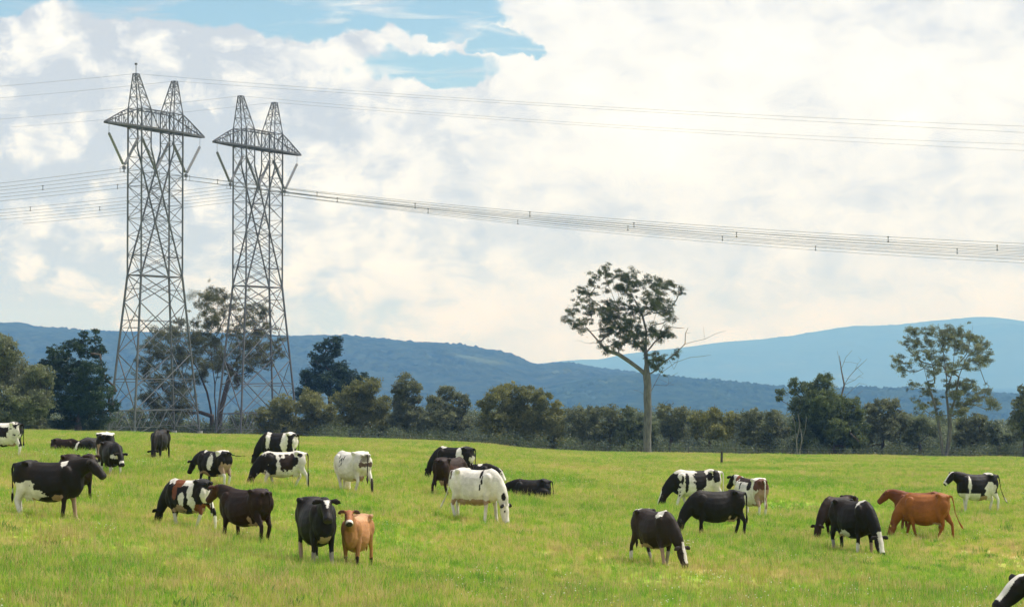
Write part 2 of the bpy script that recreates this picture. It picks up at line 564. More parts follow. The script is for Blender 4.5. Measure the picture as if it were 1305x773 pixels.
def flower(name, mat, seed):
    r = np.random.default_rng(seed)
    V, Fc = [], []
    for i in range(5):
        x, y, z = r.uniform(-.25, .25), r.uniform(-.25, .25), r.uniform(.10, .22)
        s = .010; n0 = len(V)
        V += [(x - s, y, z), (x, y - s, z), (x + s, y, z), (x, y + s, z), (x, y, z + s), (x, y, z - s)]
        Fc += [(n0, n0 + 1, n0 + 4), (n0 + 1, n0 + 2, n0 + 4), (n0 + 2, n0 + 3, n0 + 4), (n0 + 3, n0, n0 + 4),
               (n0 + 1, n0, n0 + 5), (n0 + 2, n0 + 1, n0 + 5), (n0 + 3, n0 + 2, n0 + 5), (n0, n0 + 3, n0 + 5)]
    me = bpy.data.meshes.new(name)
    me.from_pydata(V, [], Fc)
    me.materials.append(mat)
    return bpy.data.objects.new(name, me)


def scatter(name, pts, scl, protos, label):
    cl_ = bpy.data.collections.new(name + '_kinds')
    for o in protos: cl_.objects.link(o)
    me = bpy.data.meshes.new(name)
    me.vertices.add(len(pts))
    me.vertices.foreach_set('co', np.asarray(pts, np.float32).ravel())
    a = me.attributes.new('sc', 'FLOAT', 'POINT'); a.data.foreach_set('value', np.asarray(scl, np.float32))
    o = bpy.data.objects.new(name, me); COL.objects.link(o)
    ng = bpy.data.node_groups.new(name + '_nodes', 'GeometryNodeTree')
    ng.interface.new_socket('Geometry', in_out='INPUT', socket_type='NodeSocketGeometry')
    ng.interface.new_socket('Geometry', in_out='OUTPUT', socket_type='NodeSocketGeometry')
    gi = ng.nodes.new('NodeGroupInput'); go = ng.nodes.new('NodeGroupOutput')
    ip = ng.nodes.new('GeometryNodeInstanceOnPoints')
    ci = ng.nodes.new('GeometryNodeCollectionInfo'); ci.inputs[0].default_value = cl_
    ci.inputs['Separate Children'].default_value = True; ci.inputs['Reset Children'].default_value = True
    ip.inputs['Pick Instance'].default_value = True
    rv = ng.nodes.new('FunctionNodeRandomValue'); rv.data_type = 'FLOAT_VECTOR'
    rv.inputs[0].default_value = (-.12, -.12, 0); rv.inputs[1].default_value = (.12, .12, 6.283)
    at_ = ng.nodes.new('GeometryNodeInputNamedAttribute'); at_.data_type = 'FLOAT'; at_.inputs[0].default_value = 'sc'
    L = ng.links.new
    L(gi.outputs[0], ip.inputs['Points']); L(ci.outputs[0], ip.inputs['Instance'])
    L(rv.outputs[0], ip.inputs['Rotation']); L(at_.outputs[0], ip.inputs['Scale'])
    L(ip.outputs[0], go.inputs[0])
    md = o.modifiers.new('scatter', 'NODES'); md.node_group = ng
    return tag(o, label, kind='stuff')


def field_points(n, y0=21, y1=386, pw=0.0, half=.245, seed=1):
    """random ground points; density falls with distance as D**(pw-1)"""
    r = np.random.default_rng(seed)
    u = r.uniform(0, 1, n)
    e = pw + 1.0
    y = (y0 ** e + u * (y1 ** e - y0 ** e)) ** (1 / e)
    x = r.uniform(-1, 1, n) * (half * y + 2)
    return x, y, r


MG = grass_mat('grass_blades', 'grass'); MW = grass_mat('weed_leaves', 'weed')
MS = grass_mat('seed_stalks', 'seed'); MF = grass_mat('clover_flowers', 'flower')
x, y, r = field_points(430000, pw=-.05, seed=2)
z = ground_z(x, y)
patch = vnoise(x / 3.1, y / 4.3, 5)
s = (0.75 + .35 * patch + r.uniform(-.2, .25, len(x))) * (1 + y / 500)
keep = s > .3
scatter('paddock_grass', np.stack([x, y, z], 1)[keep], s[keep],
        [tuft('tuft_a', MG, 20, .145, .15, .0060, .7, 1), tuft('tuft_b', MG, 18, .19, .13, .0055, .5, 2),
         tuft('tuft_c', MG, 22, .13, .18, .008, .9, 3), tuft('tuft_d', MG, 16, .235, .14, .005, .4, 4)],
        'lush green and yellowing pasture grass covering the paddock')
x, y, r = field_points(95000, pw=0.0, seed=3)
pt = vnoise(x / 6.5, y / 9, 8) + .4 * vnoise(x / 2.2, y / 3, 9)
k = (pt > .15) | (r.uniform(0, 1, len(x)) < .15)
x, y = x[k], y[k]
scatter('seeding_grass', np.stack([x, y, ground_z(x, y)], 1), r.uniform(.7, 1.25, len(x)) * (1 + y / 600),
        [tuft('stalk_a', MS, 8, .20, .18, .0035, .4, 11), tuft('stalk_b', MS, 6, .26, .2, .003, .3, 12)],
        'tan dry grass stalks gone to seed among the green')
x, y, r = field_points(7500, pw=0, seed=4)
pt = vnoise(x / 5, y / 7, 18)
k = pt > .12
x, y = x[k], y[k]
scatter('paddock_weeds', np.stack([x, y, ground_z(x, y)], 1), r.uniform(.5, 1.3, len(x)),
        [tuft('weed_a', MW, 30, .11, .24, .016, .9, 21), tuft('weed_b', MW, 26, .17, .18, .014, .6, 22)],
        'dark green broad leaved weed clumps in the paddock')
x, y, r = field_points(2600, y1=160, pw=0, seed=5)
pt = vnoise(x / 4, y / 5, 28)
k = pt > .05
x, y = x[k], y[k]
scatter('clover_flowers', np.stack([x, y, ground_z(x, y)], 1), r.uniform(.8, 1.3, len(x)),
        [flower('flower_a', MF, 31), flower('flower_b', MF, 32)], 'small white clover flowers dotted through the grass')


# ------------------------------------------------------------------ trees
def leaves_from_clumps(clumps, n_per, leaf, seed, squash=.8, hang=.5, asp=.45):
    """clumps: list of (Vector, r). returns verts, faces, tint"""
    r = np.random.default_rng(seed)
    Vs, T = [], []
    for c, rad in clumps:
        n = max(6, int(n_per * (rad ** 2)))
        d = r.normal(size=(n, 3)); d /= np.linalg.norm(d, axis=1)[:, None]
        # an irregular lens of foliage, its long axis tilted at random
        u_ = r.normal(size=3); u_[2] *= .6; u_ /= np.linalg.norm(u_)
        w_ = np.cross(u_, r.normal(size=3)); w_ /= np.linalg.norm(w_)
        q = r.uniform(0, 1, n) ** .5 * (.66 + .30 * np.abs(r.normal(size=n)))
        p = d * (q * rad)[:, None]
        p += np.outer(p @ u_, u_) * .55 - np.outer(p @ w_, w_) * .35
        p[:, 2] *= squash
        p += np.array(c)
        ax = r.normal(size=(n, 3)); ax[:, 2] -= hang * 2; ax /= np.linalg.norm(ax, axis=1)[:, None]
        sd_ = np.cross(ax, r.normal(size=(n, 3))); sd_ /= np.linalg.norm(sd_, axis=1)[:, None]
        L = leaf * r.uniform(.6, 1.35, n)[:, None]
        a = ax * L * .5; b = sd_ * L * asp * .5
        Vs.append(np.stack([p - a, p + b, p + a, p - b], 1).reshape(-1, 3))
        t = np.clip(.45 + .24 * r.normal() + .16 * r.normal(size=n), 0, 1)
        T.append(np.repeat(t, 4))
    V = np.concatenate(Vs); T = np.concatenate(T)
    return V, np.arange(len(V)).reshape(-1, 4), T


class Skel:
    def __init__(s, base, rng_):
        s.p = [Vector(base)]; s.par = [-1]; s.r = rng_; s.ch = [0]; s.tipr = [0.0]

    def add(s, p, par):
        s.p.append(Vector(p)); s.par.append(par)
        s.tipr.append(0.0)
        return len(s.p) - 1

    def path(s, pts, par=0, tipr=0.0):
        ids = []
        for q in pts:
            par = s.add(q, par); ids.append(par)
        s.tipr[par] = tipr
        return ids

    def reach(s, target, jit=.12, tipr=.02):
        t = Vector(target)
        best, bi = 1e9, 0
        for i, p in enumerate(s.p):
            if i == 0: continue
            d = (t - p).length
            if p.z > t.z: d += 2.2 * (p.z - t.z)
            if d < best: best, bi = d, i
        p = s.p[bi]
        L = (t - p).length
        n = max(1, int(L / 1.1))
        par = bi
        for k in range(1, n + 1):
            f = k / n
            q = p.lerp(t, f)
            if k < n:
                q += Vector(s.r.normal(size=3)) * jit * min(1.5, L * .3)
                q.z -= math.sin(f * math.pi) * L * .10
            par = s.add(q, par)
        s.tipr[par] = tipr
        return par

    def radii(s, base_r, expo=2.3, k0=None):
        n = len(s.p)
        acc = [0.0] * n
        for i in range(n - 1, 0, -1):
            if acc[i] == 0: acc[i] = max(s.tipr[i], .02) ** expo
            acc[s.par[i]] += acc[i]
        rad = [a ** (1 / expo) for a in acc]
        k = base_r / max(rad[1], 1e-6) if len(rad) > 1 else 1
        return [max(.018, x * k ** (min(1, x / rad[1])) if x / rad[1] < 1 else x * k) for x in rad]

    def mesh(s, base_r, flare=1.35, kk=6):
        rad = s.radii(base_r)
        rad[0] = rad[1] * flare
        mb = MB()
        # chains
        kids = {}
        for i in range(1, len(s.p)): kids.setdefault(s.par[i], []).append(i)
        stack = [(0, None)]
        starts = [(0, c) for c in kids.get(0, [])]
        while starts:
            a, b = starts.pop()
            chain = [a, b]
            cur = b
            while True:
                ks = kids.get(cur, [])
                if not ks: break
                ks = sorted(ks, key=lambda i: -rad[i])
                for o in ks[1:]: starts.append((cur, o))
                cur = ks[0]; chain.append(cur)
            rr = [rad[i] for i in chain]
            if a != 0: rr[0] = min(rad[a], rad[b] * 1.15)
            rr[-1] *= .5
            k = kk if rr[1] > .08 else 4
            mb.tube([s.p[i] for i in chain], rr, k)
        return mb


def rel(px, py, o, Y, dy=0.0):
    """pixel -> point local to origin o, at depth Y+dy"""
    return at(px, py, Y + dy) - o


def airy_tree(name, label, base_px, Y, stems, clumps_px, leafm, barkm, base_r, seed, n_per=60, leaf=.34, dead=(), depth=.75, group=None, cat='tree', squash=.8):
    r = np.random.default_rng(seed)
    bx = at(base_px[0], base_px[1], Y)
    o = Vector((bx.x, Y, gz(bx.x, Y) - .1))
    root = empty(name, o)
    tag(root, label, cat, group)
    sk = Skel((0, 0, -.2), r)
    mpp = Y / F0
    jj = {}
    for key, pts, par in stems:            # pts: (px,py[,dy])
        P = [rel(q[0], q[1], o, Y, q[2] if len(q) > 2 else 0) for q in pts]
        pid = 0 if par is None else jj[par[0]][par[1]]
        # refine
        full = []
        prev = sk.p[pid]
        for q in P:
            n = max(1, int((q - prev).length / 1.6))
            for k in range(1, n + 1):
                z = prev.lerp(q, k / n)
                if k < n: z += Vector(r.normal(size=3)) * .07
                full.append(z)
            prev = q
        ids = sk.path(full, pid, .03)
        # map the given points to nearest ids
        jj[key] = [min(ids, key=lambda i: (sk.p[i] - q).length) for q in P]
    cl = []
    cx = sum(c[0] for c in clumps_px) / max(1, len(clumps_px)) if clumps_px else base_px[0]
    wid = max([abs(c[0] - cx) for c in clumps_px] + [1]) * mpp
    for c in clumps_px:
        rr = c[2] * mpp
        off = abs(c[0] - cx) * mpp
        dmax = depth * math.sqrt(max(.05, 1 - (off / (wid * 1.15)) ** 2)) * wid
        cl.append((rel(c[0], c[1], o, Y, r.uniform(-1, 1) * dmax), rr))
    cl.sort(key=lambda c: (c[0] - Vector((0, 0, 0))).length)
    for c, rr in cl:
        sk.reach(c - Vector((0, 0, rr * .3)), tipr=.022)
        for _ in range(5):
            sk.reach(c + Vector(r.normal(size=3)) * rr * .6, tipr=.010)
    for pts in dead:
        P = [rel(q[0], q[1], o, Y, q[2] if len(q) > 2 else 0) for q in pts]
        pid = min(range(1, len(sk.p)), key=lambda i: (sk.p[i] - P[0]).length)
        par = pid
        for a, b in zip(P[:-1], P[1:]):
            n = max(1, int((b - a).length / .9))
            for k in range(1, n + 1):
                par = sk.add(a.lerp(b, k / n) + Vector(r.normal(size=3)) * .10, par)
                if r.uniform() < .45:
                    d = Vector(r.normal(size=3)); d.z = abs(d.z) * .8
                    q1 = sk.add(sk.p[par] + d * .45, par)
                    q2 = sk.add(sk.p[q1] + (d + Vector(r.normal(size=3)) * .5) * .45, q1)
                    sk.tipr[q2] = .012
        sk.tipr[par] = .045
    sk.mesh(base_r, kk=8).build('trunk', barkm, root, True)
    if cl:
        sub = []
        for i, (c, rr) in enumerate(cl):
            for c2, r2 in cl[:i]:
                if (c - c2).length < 1.25 * (rr + r2):
                    sub.append((c.lerp(c2, r.uniform(.35, .65)) + Vector(r.normal(size=3)) * .3, min(rr, r2) * r.uniform(.25, .45)))
        for c, rr in cl:
            k = 13 if rr > .9 else 6
            for _ in range(k):
                d = Vector(r.normal(size=3)); d.z *= .75
                sub.append((c + d * rr * .56, rr * r.uniform(.28, .58)))
        # stray sprays along the fine twigs
        for i in range(len(sk.p)):
            if .005 < sk.tipr[i] < .011:
                for _ in range(1):
                    sub.append((sk.p[i] + Vector(r.normal(size=3)) * .4, r.uniform(.35, .75)))
        V, Fq, T = leaves_from_clumps(sub, n_per, leaf, seed + 5, squash, .5, .40)
        mk_mesh('crown', V, Fq, 4, leafm, root, True, {'tint': T})
    return root


def crop_px(lst, x0, y0, s):
    return [(x0 + a / s, y0 + b / s, c_ / s) for a, b, c_ in lst]


# the big gum
GC = [(255,70,30),(200,110,25),(165,150,20),(260,110,30),(270,170,30),(345,105,45),(400,120,45),(440,150,40),(500,145,35),(540,150,20),(650,160,35),(600,175,45),(560,190,35),(690,200,35),(720,220,20),(560,250,55),(600,290,55),(640,310,40),(530,300,40),(650,350,20),(95,215,35),(150,235,40),(100,275,20),(170,290,20),(145,345,35),(165,375,25),(50,350,35),(20,380,18),(95,410,35),(110,440,35),(70,430,20),(270,300,45),(240,330,35),(300,340,45),(360,290,40),(410,300,35),(390,190,40),(330,190,30),(420,230,30),(330,390,50),(270,390,45),(390,400,50),(440,350,40),(480,340,30),(360,440,50),(430,470,55),(470,500,50),(490,530,35),(240,440,35),(250,480,25),(310,540,30),(340,560,20),(380,510,40),(440,540,35),(250,580,20),(545,460,40),(560,480,30),(610,490,40),(640,480,35),(660,500,20),(570,640,45),(600,660,40),(545,670,25),(590,700,20),(300,450,40),(250,400,30),(700,600,12),(670,375,12)]
gum_stems = [
    ('t', [(825, 573), (825.5, 540), (825, 505), (824, 478), (823, 450)], None),
    ('l', [(815, 470, -.5), (803, 461, -1), (788, 451, -1.5), (772, 446, -2), (764, 436, -2)], ('t', 3)),
    ('l2', [(748, 418, -2.5), (742, 409, -3)], ('l', 4)),
    ('l3', [(766, 415, -1), (763, 394, -.5), (755, 382, 0), (745, 370, 0)], ('l', 4)),
    ('c1', [(824, 423, 1), (819, 403, 1.5), (809, 382, 2), (797, 360, 2), (790, 347, 2)], ('t', 4)),
    ('c2', [(811, 436, -1), (792, 413, -1.5), (780, 374, -1), (771, 355, 0), (773, 336, 0)], ('t', 4)),
    ('c3', [(830, 420, -1), (836, 399, -1), (844, 372, -1.5), (855, 357, -1)], ('t', 4)),
    ('r', [(829, 500, .3), (834, 490, .5), (842, 475, .8), (862, 461, 1), (880, 455, 1.5), (906, 452, 2)], ('t', 2)),
    ('r2', [(832, 474, -.5), (852, 457, -1), (866, 445, -1), (873, 438, -1), (898, 432, -1.5), (925, 421, -2)], ('t', 3)),
    ('c4', [(835, 435, 1.5), (845, 415, 2), (850, 395, 2.5)], ('t', 4)),
]
airy_tree('gum_tree', 'tall lone gum tree with dead limbs reaching right, standing at the paddock edge', (825, 574), 375,
          gum_stems, crop_px(GC, 720, 328, 4.95), M_GUM, M_BARK, .66, 101, n_per=390, leaf=.21, depth=.6,
          dead=[[(764, 436, -2), (752, 438, -2), (742, 436, -2)], [(824, 504, 0), (815, 499, 0), (806, 496, 0)],
                [(838, 490, .5), (848, 491, .5), (859, 490, .5)], [(853, 492, .5), (853, 480, .5)], [(850, 458, 0), (858, 470, 0), (870, 447, 0)],
                [(873, 438, -1), (874, 424, -1), (877, 418, -1)], [(898, 432, -1.5), (897, 420, -1.5)], [(845, 408, 1), (865, 407, 1)], [(846, 416, 1), (872, 418, 1)],
                [(836, 402, 0), (858, 397, 0)], [(828, 522, 0), (850, 513, 0), (866, 520, 0)]])

G2 = [(780,150,30),(800,200,30),(760,210,20),(850,150,30),(870,200,35),(860,250,35),(720,270,25),(740,310,30),(800,260,25),(920,150,35),(960,170,40),(930,210,30),(1000,160,35),(1040,180,35),(1010,220,40),(1060,230,40),(1100,200,35),(1110,260,35),(1080,290,35),(1030,300,30),(920,290,45),(880,330,30),(960,320,25),(1000,400,40),(1040,390,30),(980,430,40),(1060,450,35),(1100,430,35),(1130,460,30),(1150,480,20),(1010,470,40),(820,480,30),(850,420,25),(780,380,20),(880,470,25),(950,390,25),(900,520,25),(1000,510,40),(860,380,20)]
airy_tree('gum_tree', 'open crowned gum tree with forked pale trunk near the right end of the tree line', (1204, 576), 385,
          [('a', [(1201, 575), (1199, 556), (1195, 535), (1188, 505), (1178, 470), (1165, 440)], None),
           ('b', [(1207, 575, .5), (1210, 556, .5), (1210, 530, .5), (1206, 500, .5), (1205, 470, .5), (1200, 430, .5)], None),
           ('c', [(1216, 512, -1), (1222, 480, -1), (1232, 455, -1), (1245, 440, -1)], ('b', 2)),
           ('d', [(1212, 480, 1), (1216, 450, 1), (1222, 425, 1)], ('b', 3))],
          crop_px(G2, 940, 380, 3.512), M_GREY, M_BARK, .27, 103, n_per=360, leaf=.21, depth=.55)

G4 = [(440,215,45),(500,220,35),(420,250,30),(460,270,45),(520,250,30),(490,310,40),(440,310,30),(390,320,25),(420,370,45),(460,380,45),(410,420,40),(470,420,40),(380,360,30),(260,350,35),(300,350,35),(230,390,35),(270,400,40),(330,350,25),(250,440,35),(300,430,40),(340,440,35),(280,480,30),(320,500,30),(350,540,30),(380,520,30),(240,550,30),(300,560,40),(350,580,40),(220,590,35),(580,250,30),(620,260,30),(600,300,35),(650,270,25),(660,320,25),(620,350,25),(560,390,30),(600,400,35),(650,410,35),(690,390,30),(700,430,25),(580,440,30),(620,450,30),(550,480,30),(600,480,25),(660,460,25),(540,520,25),(560,300,20),(200,460,30),(215,500,30),(260,520,35),(310,600,35),(260,620,40),(370,620,35),(430,460,40),(480,470,35),(400,380,35),(330,400,30),(360,450,30),(420,510,35),(500,440,30),(540,430,30),(530,360,30),(510,480,25),(620,390,30),(640,350,30),(560,340,25),(240,590,30),(330,620,30),(290,640,35),(640,440,28),(350,310,25),(470,200,30)]
airy_tree('gum_tree', 'many stemmed olive gum tree standing behind and between the two pylons', (274, 552), 450,
          [('a', [(271, 551), (270, 530), (264, 500), (252, 470), (238, 445), (215, 435)], None),
           ('b', [(274, 551, .5), (275, 520, .5), (274, 490, .5), (268, 440, .5), (265, 405, .5), (262, 385, .5)], None),
           ('c', [(278, 551, -.5), (281, 525, -.5), (287, 500, -.5), (296, 470, -.5), (310, 445, -.5), (325, 420, -.5)], None),
           ('d', [(279, 470, 1), (283, 430, 1), (286, 400, 1)], ('b', 2)),
           ('e', [(305, 490, 0), (322, 470, 0), (340, 452, 0)], ('c', 3)),
           ('f', [(255, 525, -1), (235, 505, -1), (215, 500, -1)], ('a', 1))],
          crop_px(G4, 110, 302, 2.863), M_GREYBR, M_BARKD, .5, 105, n_per=270, leaf=.22, depth=.6)

airy_tree('dead_tree', 'bare leafless dead tree rising above a dense green tree', (1072, 576), 404,
          [('a', [(1071, 575), (1070, 540), (1070, 512), (1076, 490), (1072, 470), (1067, 447)], None),
           ('b', [(1082, 480), (1090, 471), (1100, 462), (1105, 457)], ('a', 3)),
           ('c', [(1078, 455), (1086, 446)], ('a', 4)),
           ('d', [(1085, 497), (1095, 488), (1105, 490)], ('a', 2)),
           ('e', [(1090, 505), (1100, 497)], ('a', 2))], [], M_GREY, M_BARKG, .19, 107,
          dead=[[(1076, 490), (1088, 484), (1100, 476)], [(1072, 470), (1070, 455)], [(1090, 471), (1096, 458)]])
airy_tree('pale_sapling', 'pale bare twin stemmed sapling against the dark tree line', (1017, 577), 383,
          [('a', [(1016, 576), (1015, 560), (1013, 540), (1010, 530)], None), ('b', [(1019, 576), (1022, 560), (1026, 548), (1028, 530)], None)],
          [], M_GREY, M_BARKG, .10, 109, dead=[[(1015, 560), (1019, 540), (1018, 528)], [(1022, 560), (1020, 545)]])


def lobe_tree(name, label, lobes, base_px, Y, leafm, seed, barkm=M_BARKD, base_r=.3, n_per=125, leaf=.31, group='trees along the far edge of the paddock', pine=False, trunks=1, fine=.36):
    """a dense tree: lobes are (px, py, r_px)"""
    r = np.random.default_rng(seed)
    b = at(base_px, 560, Y)
    o = Vector((b.x, Y, gz(b.x, Y) - .1))
    root = empty(name, o)
    tag(root, label, 'pine tree' if pine else 'tree', group)
    mpp = Y / F0
    cxs = [l[0] for l in lobes]
    cx, wd = (min(cxs) + max(cxs)) / 2, max(8, (max(cxs) - min(cxs)) / 2) * mpp
    sub, cores = [], []
    sk = Skel((0, 0, -.2), r)
    top = min(l[1] for l in lobes)
    tz = rel(base_px, top + 12, o, Y).z
    hh = max(2.5, tz * .6)
    sk.path([Vector((.1 * r.normal(), .1 * r.normal(), hh * f)) for f in (.25, .5, .75, 1)], 0, .06)
    if not pine:       # foliage hanging low round the foot
        lobes = list(lobes) + [(lx + r.normal() * 3, min(ly + lr * 1.4, 563), lr * .8) for lx, ly, lr in lobes if ly < 548]
    for lx, ly, lr in lobes:
        rr = lr * mpp
        off = abs(lx - cx) * mpp
        dm = min(1, rr / 2.4) * .6 * math.sqrt(max(.08, 1 - (off / (wd * 1.3)) ** 2)) * wd
        c = rel(lx, ly, o, Y, r.uniform(-1, 1) * dm)
        c.z = max(c.z, rr * .35)
        cores.append((c, rr))
        n = int(30 + 9 * rr)
        for _ in range(n):
            d = Vector(r.normal(size=3)); d.normalize()
            d.z = d.z * .85 + .08
            q = c + d * rr * r.uniform(.55, 1.02)
            if pine: q.z -= .15 * rr
            if q.z < .3: q.z = .3 + r.uniform(0, .8)
            sub.append((q, rr * fine * r.uniform(.7, 1.3)))
        sub.append((c, rr * .7))
    for c, rr in sorted(cores, key=lambda c: c[0].z):
        sk.reach(c, tipr=.05)
        for _ in range(3): sk.reach(c + Vector(r.normal(size=3)) * rr * .6, tipr=.02)
    sk.mesh(base_r, kk=6).build('trunk', barkm, root, True)
    V, Fq, T = leaves_from_clumps(sub, n_per, leaf, seed + 1, .62 if pine else .75, .2 if pine else .45, .35 if pine else .5)
    mk_mesh('crown', V, Fq, 4, leafm, root, True, {'tint': T})
    return root


LT = lobe_tree
LT('olive_tree', 'rounded grey-olive tree cut off by the left edge of the view', [(10,450,20),(3,436,13),(12,480,28),(36,492,22),(50,475,16),(60,488,10),(20,515,28),(45,515,20),(8,530,25),(-25,460,25),(-30,500,35)], 12, 345, M_GREY, 201, n_per=125)
LT('pine_tree', 'big dark pine with two spired tops standing left of the pylons', [(72,452,17),(92,440,13),(106,424,6),(108,434,9),(110,448,12),(122,422,5),(123,432,7),(124,446,11),(131,446,4),(56,462,8),(90,468,24),(116,472,20),(68,486,18),(95,498,30),(122,502,22),(134,482,7),(142,498,6),(85,524,28),(118,526,25),(60,515,14),(145,515,10)], 100, 352, M_PINE, 203, base_r=.5, pine=True, n_per=190, leaf=.32, fine=.3)
LT('pine_tree', 'dark spreading pine rising behind the wattles right of the pylons', [(398,452,6),(408,442,8),(420,434,9),(430,432,7),(426,446,11),(412,460,16),(432,468,14),(398,482,17),(420,488,22),(446,482,15),(462,480,9),(390,500,16),(474,484,6),(440,500,18)], 420, 500, M_PINE, 205, base_r=.5, pine=True, n_per=130, leaf=.38, fine=.3)
LT('wattle_tree', 'low yellow-green tree just behind the second pylon', [(395,515,19),(360,518,17),(412,528,18),(405,542,18),(350,540,20),(378,546,17),(335,530,12)], 380, 425, M_OLIVE, 207)
LT('wattle_tree', 'rounded olive tree with bright green lower growth, in front of the dark pine', [(455,499,15),(472,494,14),(440,515,18),(482,520,18),(465,535,20),(445,545,16),(490,540,14)], 462, 415, M_OLIVE, 209)
LT('olive_tree', 'small topped brownish-green tree a little apart above its neighbours, left of centre', [(518,488,13),(508,498,10),(530,496,9),(515,515,16),(528,532,18),(506,538,14)], 518, 412, M_GREY, 211)
LT('olive_tree', 'flat topped dark olive tree between two taller rounded trees', [(570,502,12),(586,510,11),(555,515,13),(594,516,7),(562,535,18),(582,540,18),(545,545,14)], 568, 408, M_GREY, 213)
LT('spreading_tree', 'widest rounded tree of the row with a golden top, left of the lone gum', [(648,497,12),(636,508,16),(668,503,15),(690,508,14),(710,520,11),(620,516,12),(655,525,20),(685,535,22),(630,540,20),(660,548,18),(706,545,16)], 660, 405, M_OLIVE, 215, base_r=.45)
LT('scrub_tree', 'low dark scrubby tree right beside the widest rounded tree', [(735,530,14),(758,527,12),(744,550,16)], 742, 402, M_GREY, 217)
LT('scrub_tree', 'low bushy tree two along from the lone gum, to its left', [(776,526,12),(768,552,16),(790,540,14)], 778, 400, M_GREY, 219)
LT('scrub_tree', 'dark low tree directly behind the trunk of the lone gum', [(800,525,10),(808,540,16),(796,555,15),(826,545,14)], 806, 398, M_FAR, 221)
LT('scrub_tree', 'brownish low tree just right of the lone gum trunk', [(848,526,13),(866,528,11),(858,548,17)], 855, 400, M_GREY, 223)
LT('scrub_tree', 'yellowish green low tree above the single fence post', [(890,533,13),(908,530,12),(930,536,12),(915,552,16)], 905, 398, M_OLIVE, 225)
LT('scrub_tree', 'low hazy green tree left of the pale sapling', [(950,540,14),(962,530,12),(985,533,12),(972,555,16),(996,548,14)], 970, 398, M_GREY, 227)
LT('dense_tree', 'dense dark green tree beneath the bare dead tree', crop_px([(390,372,42),(320,418,52),(250,380,28),(192,420,22),(380,450,62),(440,490,70),(280,480,52),(500,520,55),(520,470,34),(400,560,62),(300,560,46),(460,600,52),(540,590,52),(330,500,55),(370,540,60),(280,580,48),(420,620,55),(510,580,55),(310,640,42),(400,480,55),(480,640,45)], 940, 380, 3.512), 1062, 396, M_BRIGHT, 229, base_r=.4, n_per=125)
LT('olive_tree', 'rounded grey-green tree between the dead tree and the open crowned gum', [(1115,522,14),(1135,518,13),(1150,533,11),(1103,545,16),(1130,548,17)], 1125, 405, M_GREY, 231)
LT('scrub_tree', 'small low tree at the left foot of the open crowned gum', [(1170,543,14),(1186,548,12),(1160,560,10)], 1172, 402, M_FAR, 233)
LT('scrub_tree', 'round headed low tree just right of the open crowned gum', [(1232,543,13),(1248,537,11),(1226,560,12),(1245,560,13)], 1238, 402, M_GREY, 235)
LT('scrub_tree', 'lowest dark bush between the open crowned gum and the right edge', [(1265,545,11),(1275,556,10),(1287,560,9)], 1272, 400, M_FAR, 237)
LT('olive_tree', 'thin grey tree cut off by the right edge of the view', [(1304,498,8),(1300,515,11),(1296,540,11),(1308,530,14),(1320,510,16),(1325,545,20)], 1305, 390, M_GREY, 239)
LT('scrub_tree', 'low bushes seen through the legs of the first pylon', [(150,535,12),(175,530,12),(200,528,13),(228,532,12),(185,545,10),(215,545,10)], 190, 470, M_FAR, 241)
LT('scrub_tree', 'low bushes seen through the legs of the second pylon', [(305,535,12),(325,530,10),(300,545,10),(320,546,9)], 312, 475, M_FAR, 243)

# the far wood behind: one mass nobody could count
r = np.random.default_rng(77)
sub = []
for i in range(900):
    px = r.uniform(-150, 1460)
    Y = r.uniform(520, 700)
    lim = np.interp(px, [-150, 0, 150, 380, 500, 700, 900, 1100, 1305], [500, 500, 528, 528, 510, 508, 513, 514, 524])
    py = lim + 6 + abs(r.normal()) * 12
    c = at(px, py, Y)
    g = gz(c.x, Y)
    rr = r.uniform(1.6, 3.2)
    zt = c.z
    zz = zt - rr
    sub.append((Vector((c.x, Y, max(zz, g + 1))), rr))
    while zz > g + 2:
        zz -= rr * 1.3
        sub.append((Vector((c.x + r.normal() * 1.2, Y + r.normal(), max(zz, g + .5))), rr * 1.05))
V, Fq, T = leaves_from_clumps(sub, 75, .46, 79, .85, .3, .6)
tag(mk_mesh('far_woodland', V, Fq, 4, M_FAR, None, True, {'tint': T}), 'dark wooded scrub massed behind the front row of trees', kind='stuff')

# dry undergrowth along the foot of the trees
r = np.random.default_rng(87)
sub = []
for i in range(1150):
    px = r.uniform(-60, 1370)
    Y = r.uniform(386, 425) if not 125 < px < 395 else r.uniform(445, 470)
    x_ = (px - W0 / 2) / F0 * Y
    rr = r.uniform(.5, 1.25) + (.9 if r.uniform() < .35 else 0)
    sub.append((Vector((x_, Y, gz(x_, Y) + rr * .6)), rr))
V, Fq, T = leaves_from_clumps(sub, 60, .30, 89, .9, .1, .5)
tag(mk_mesh('undergrowth', V, Fq, 4, M_UNDER, None, True, {'tint': T}), 'low tangled undergrowth along the foot of the tree line', kind='stuff')


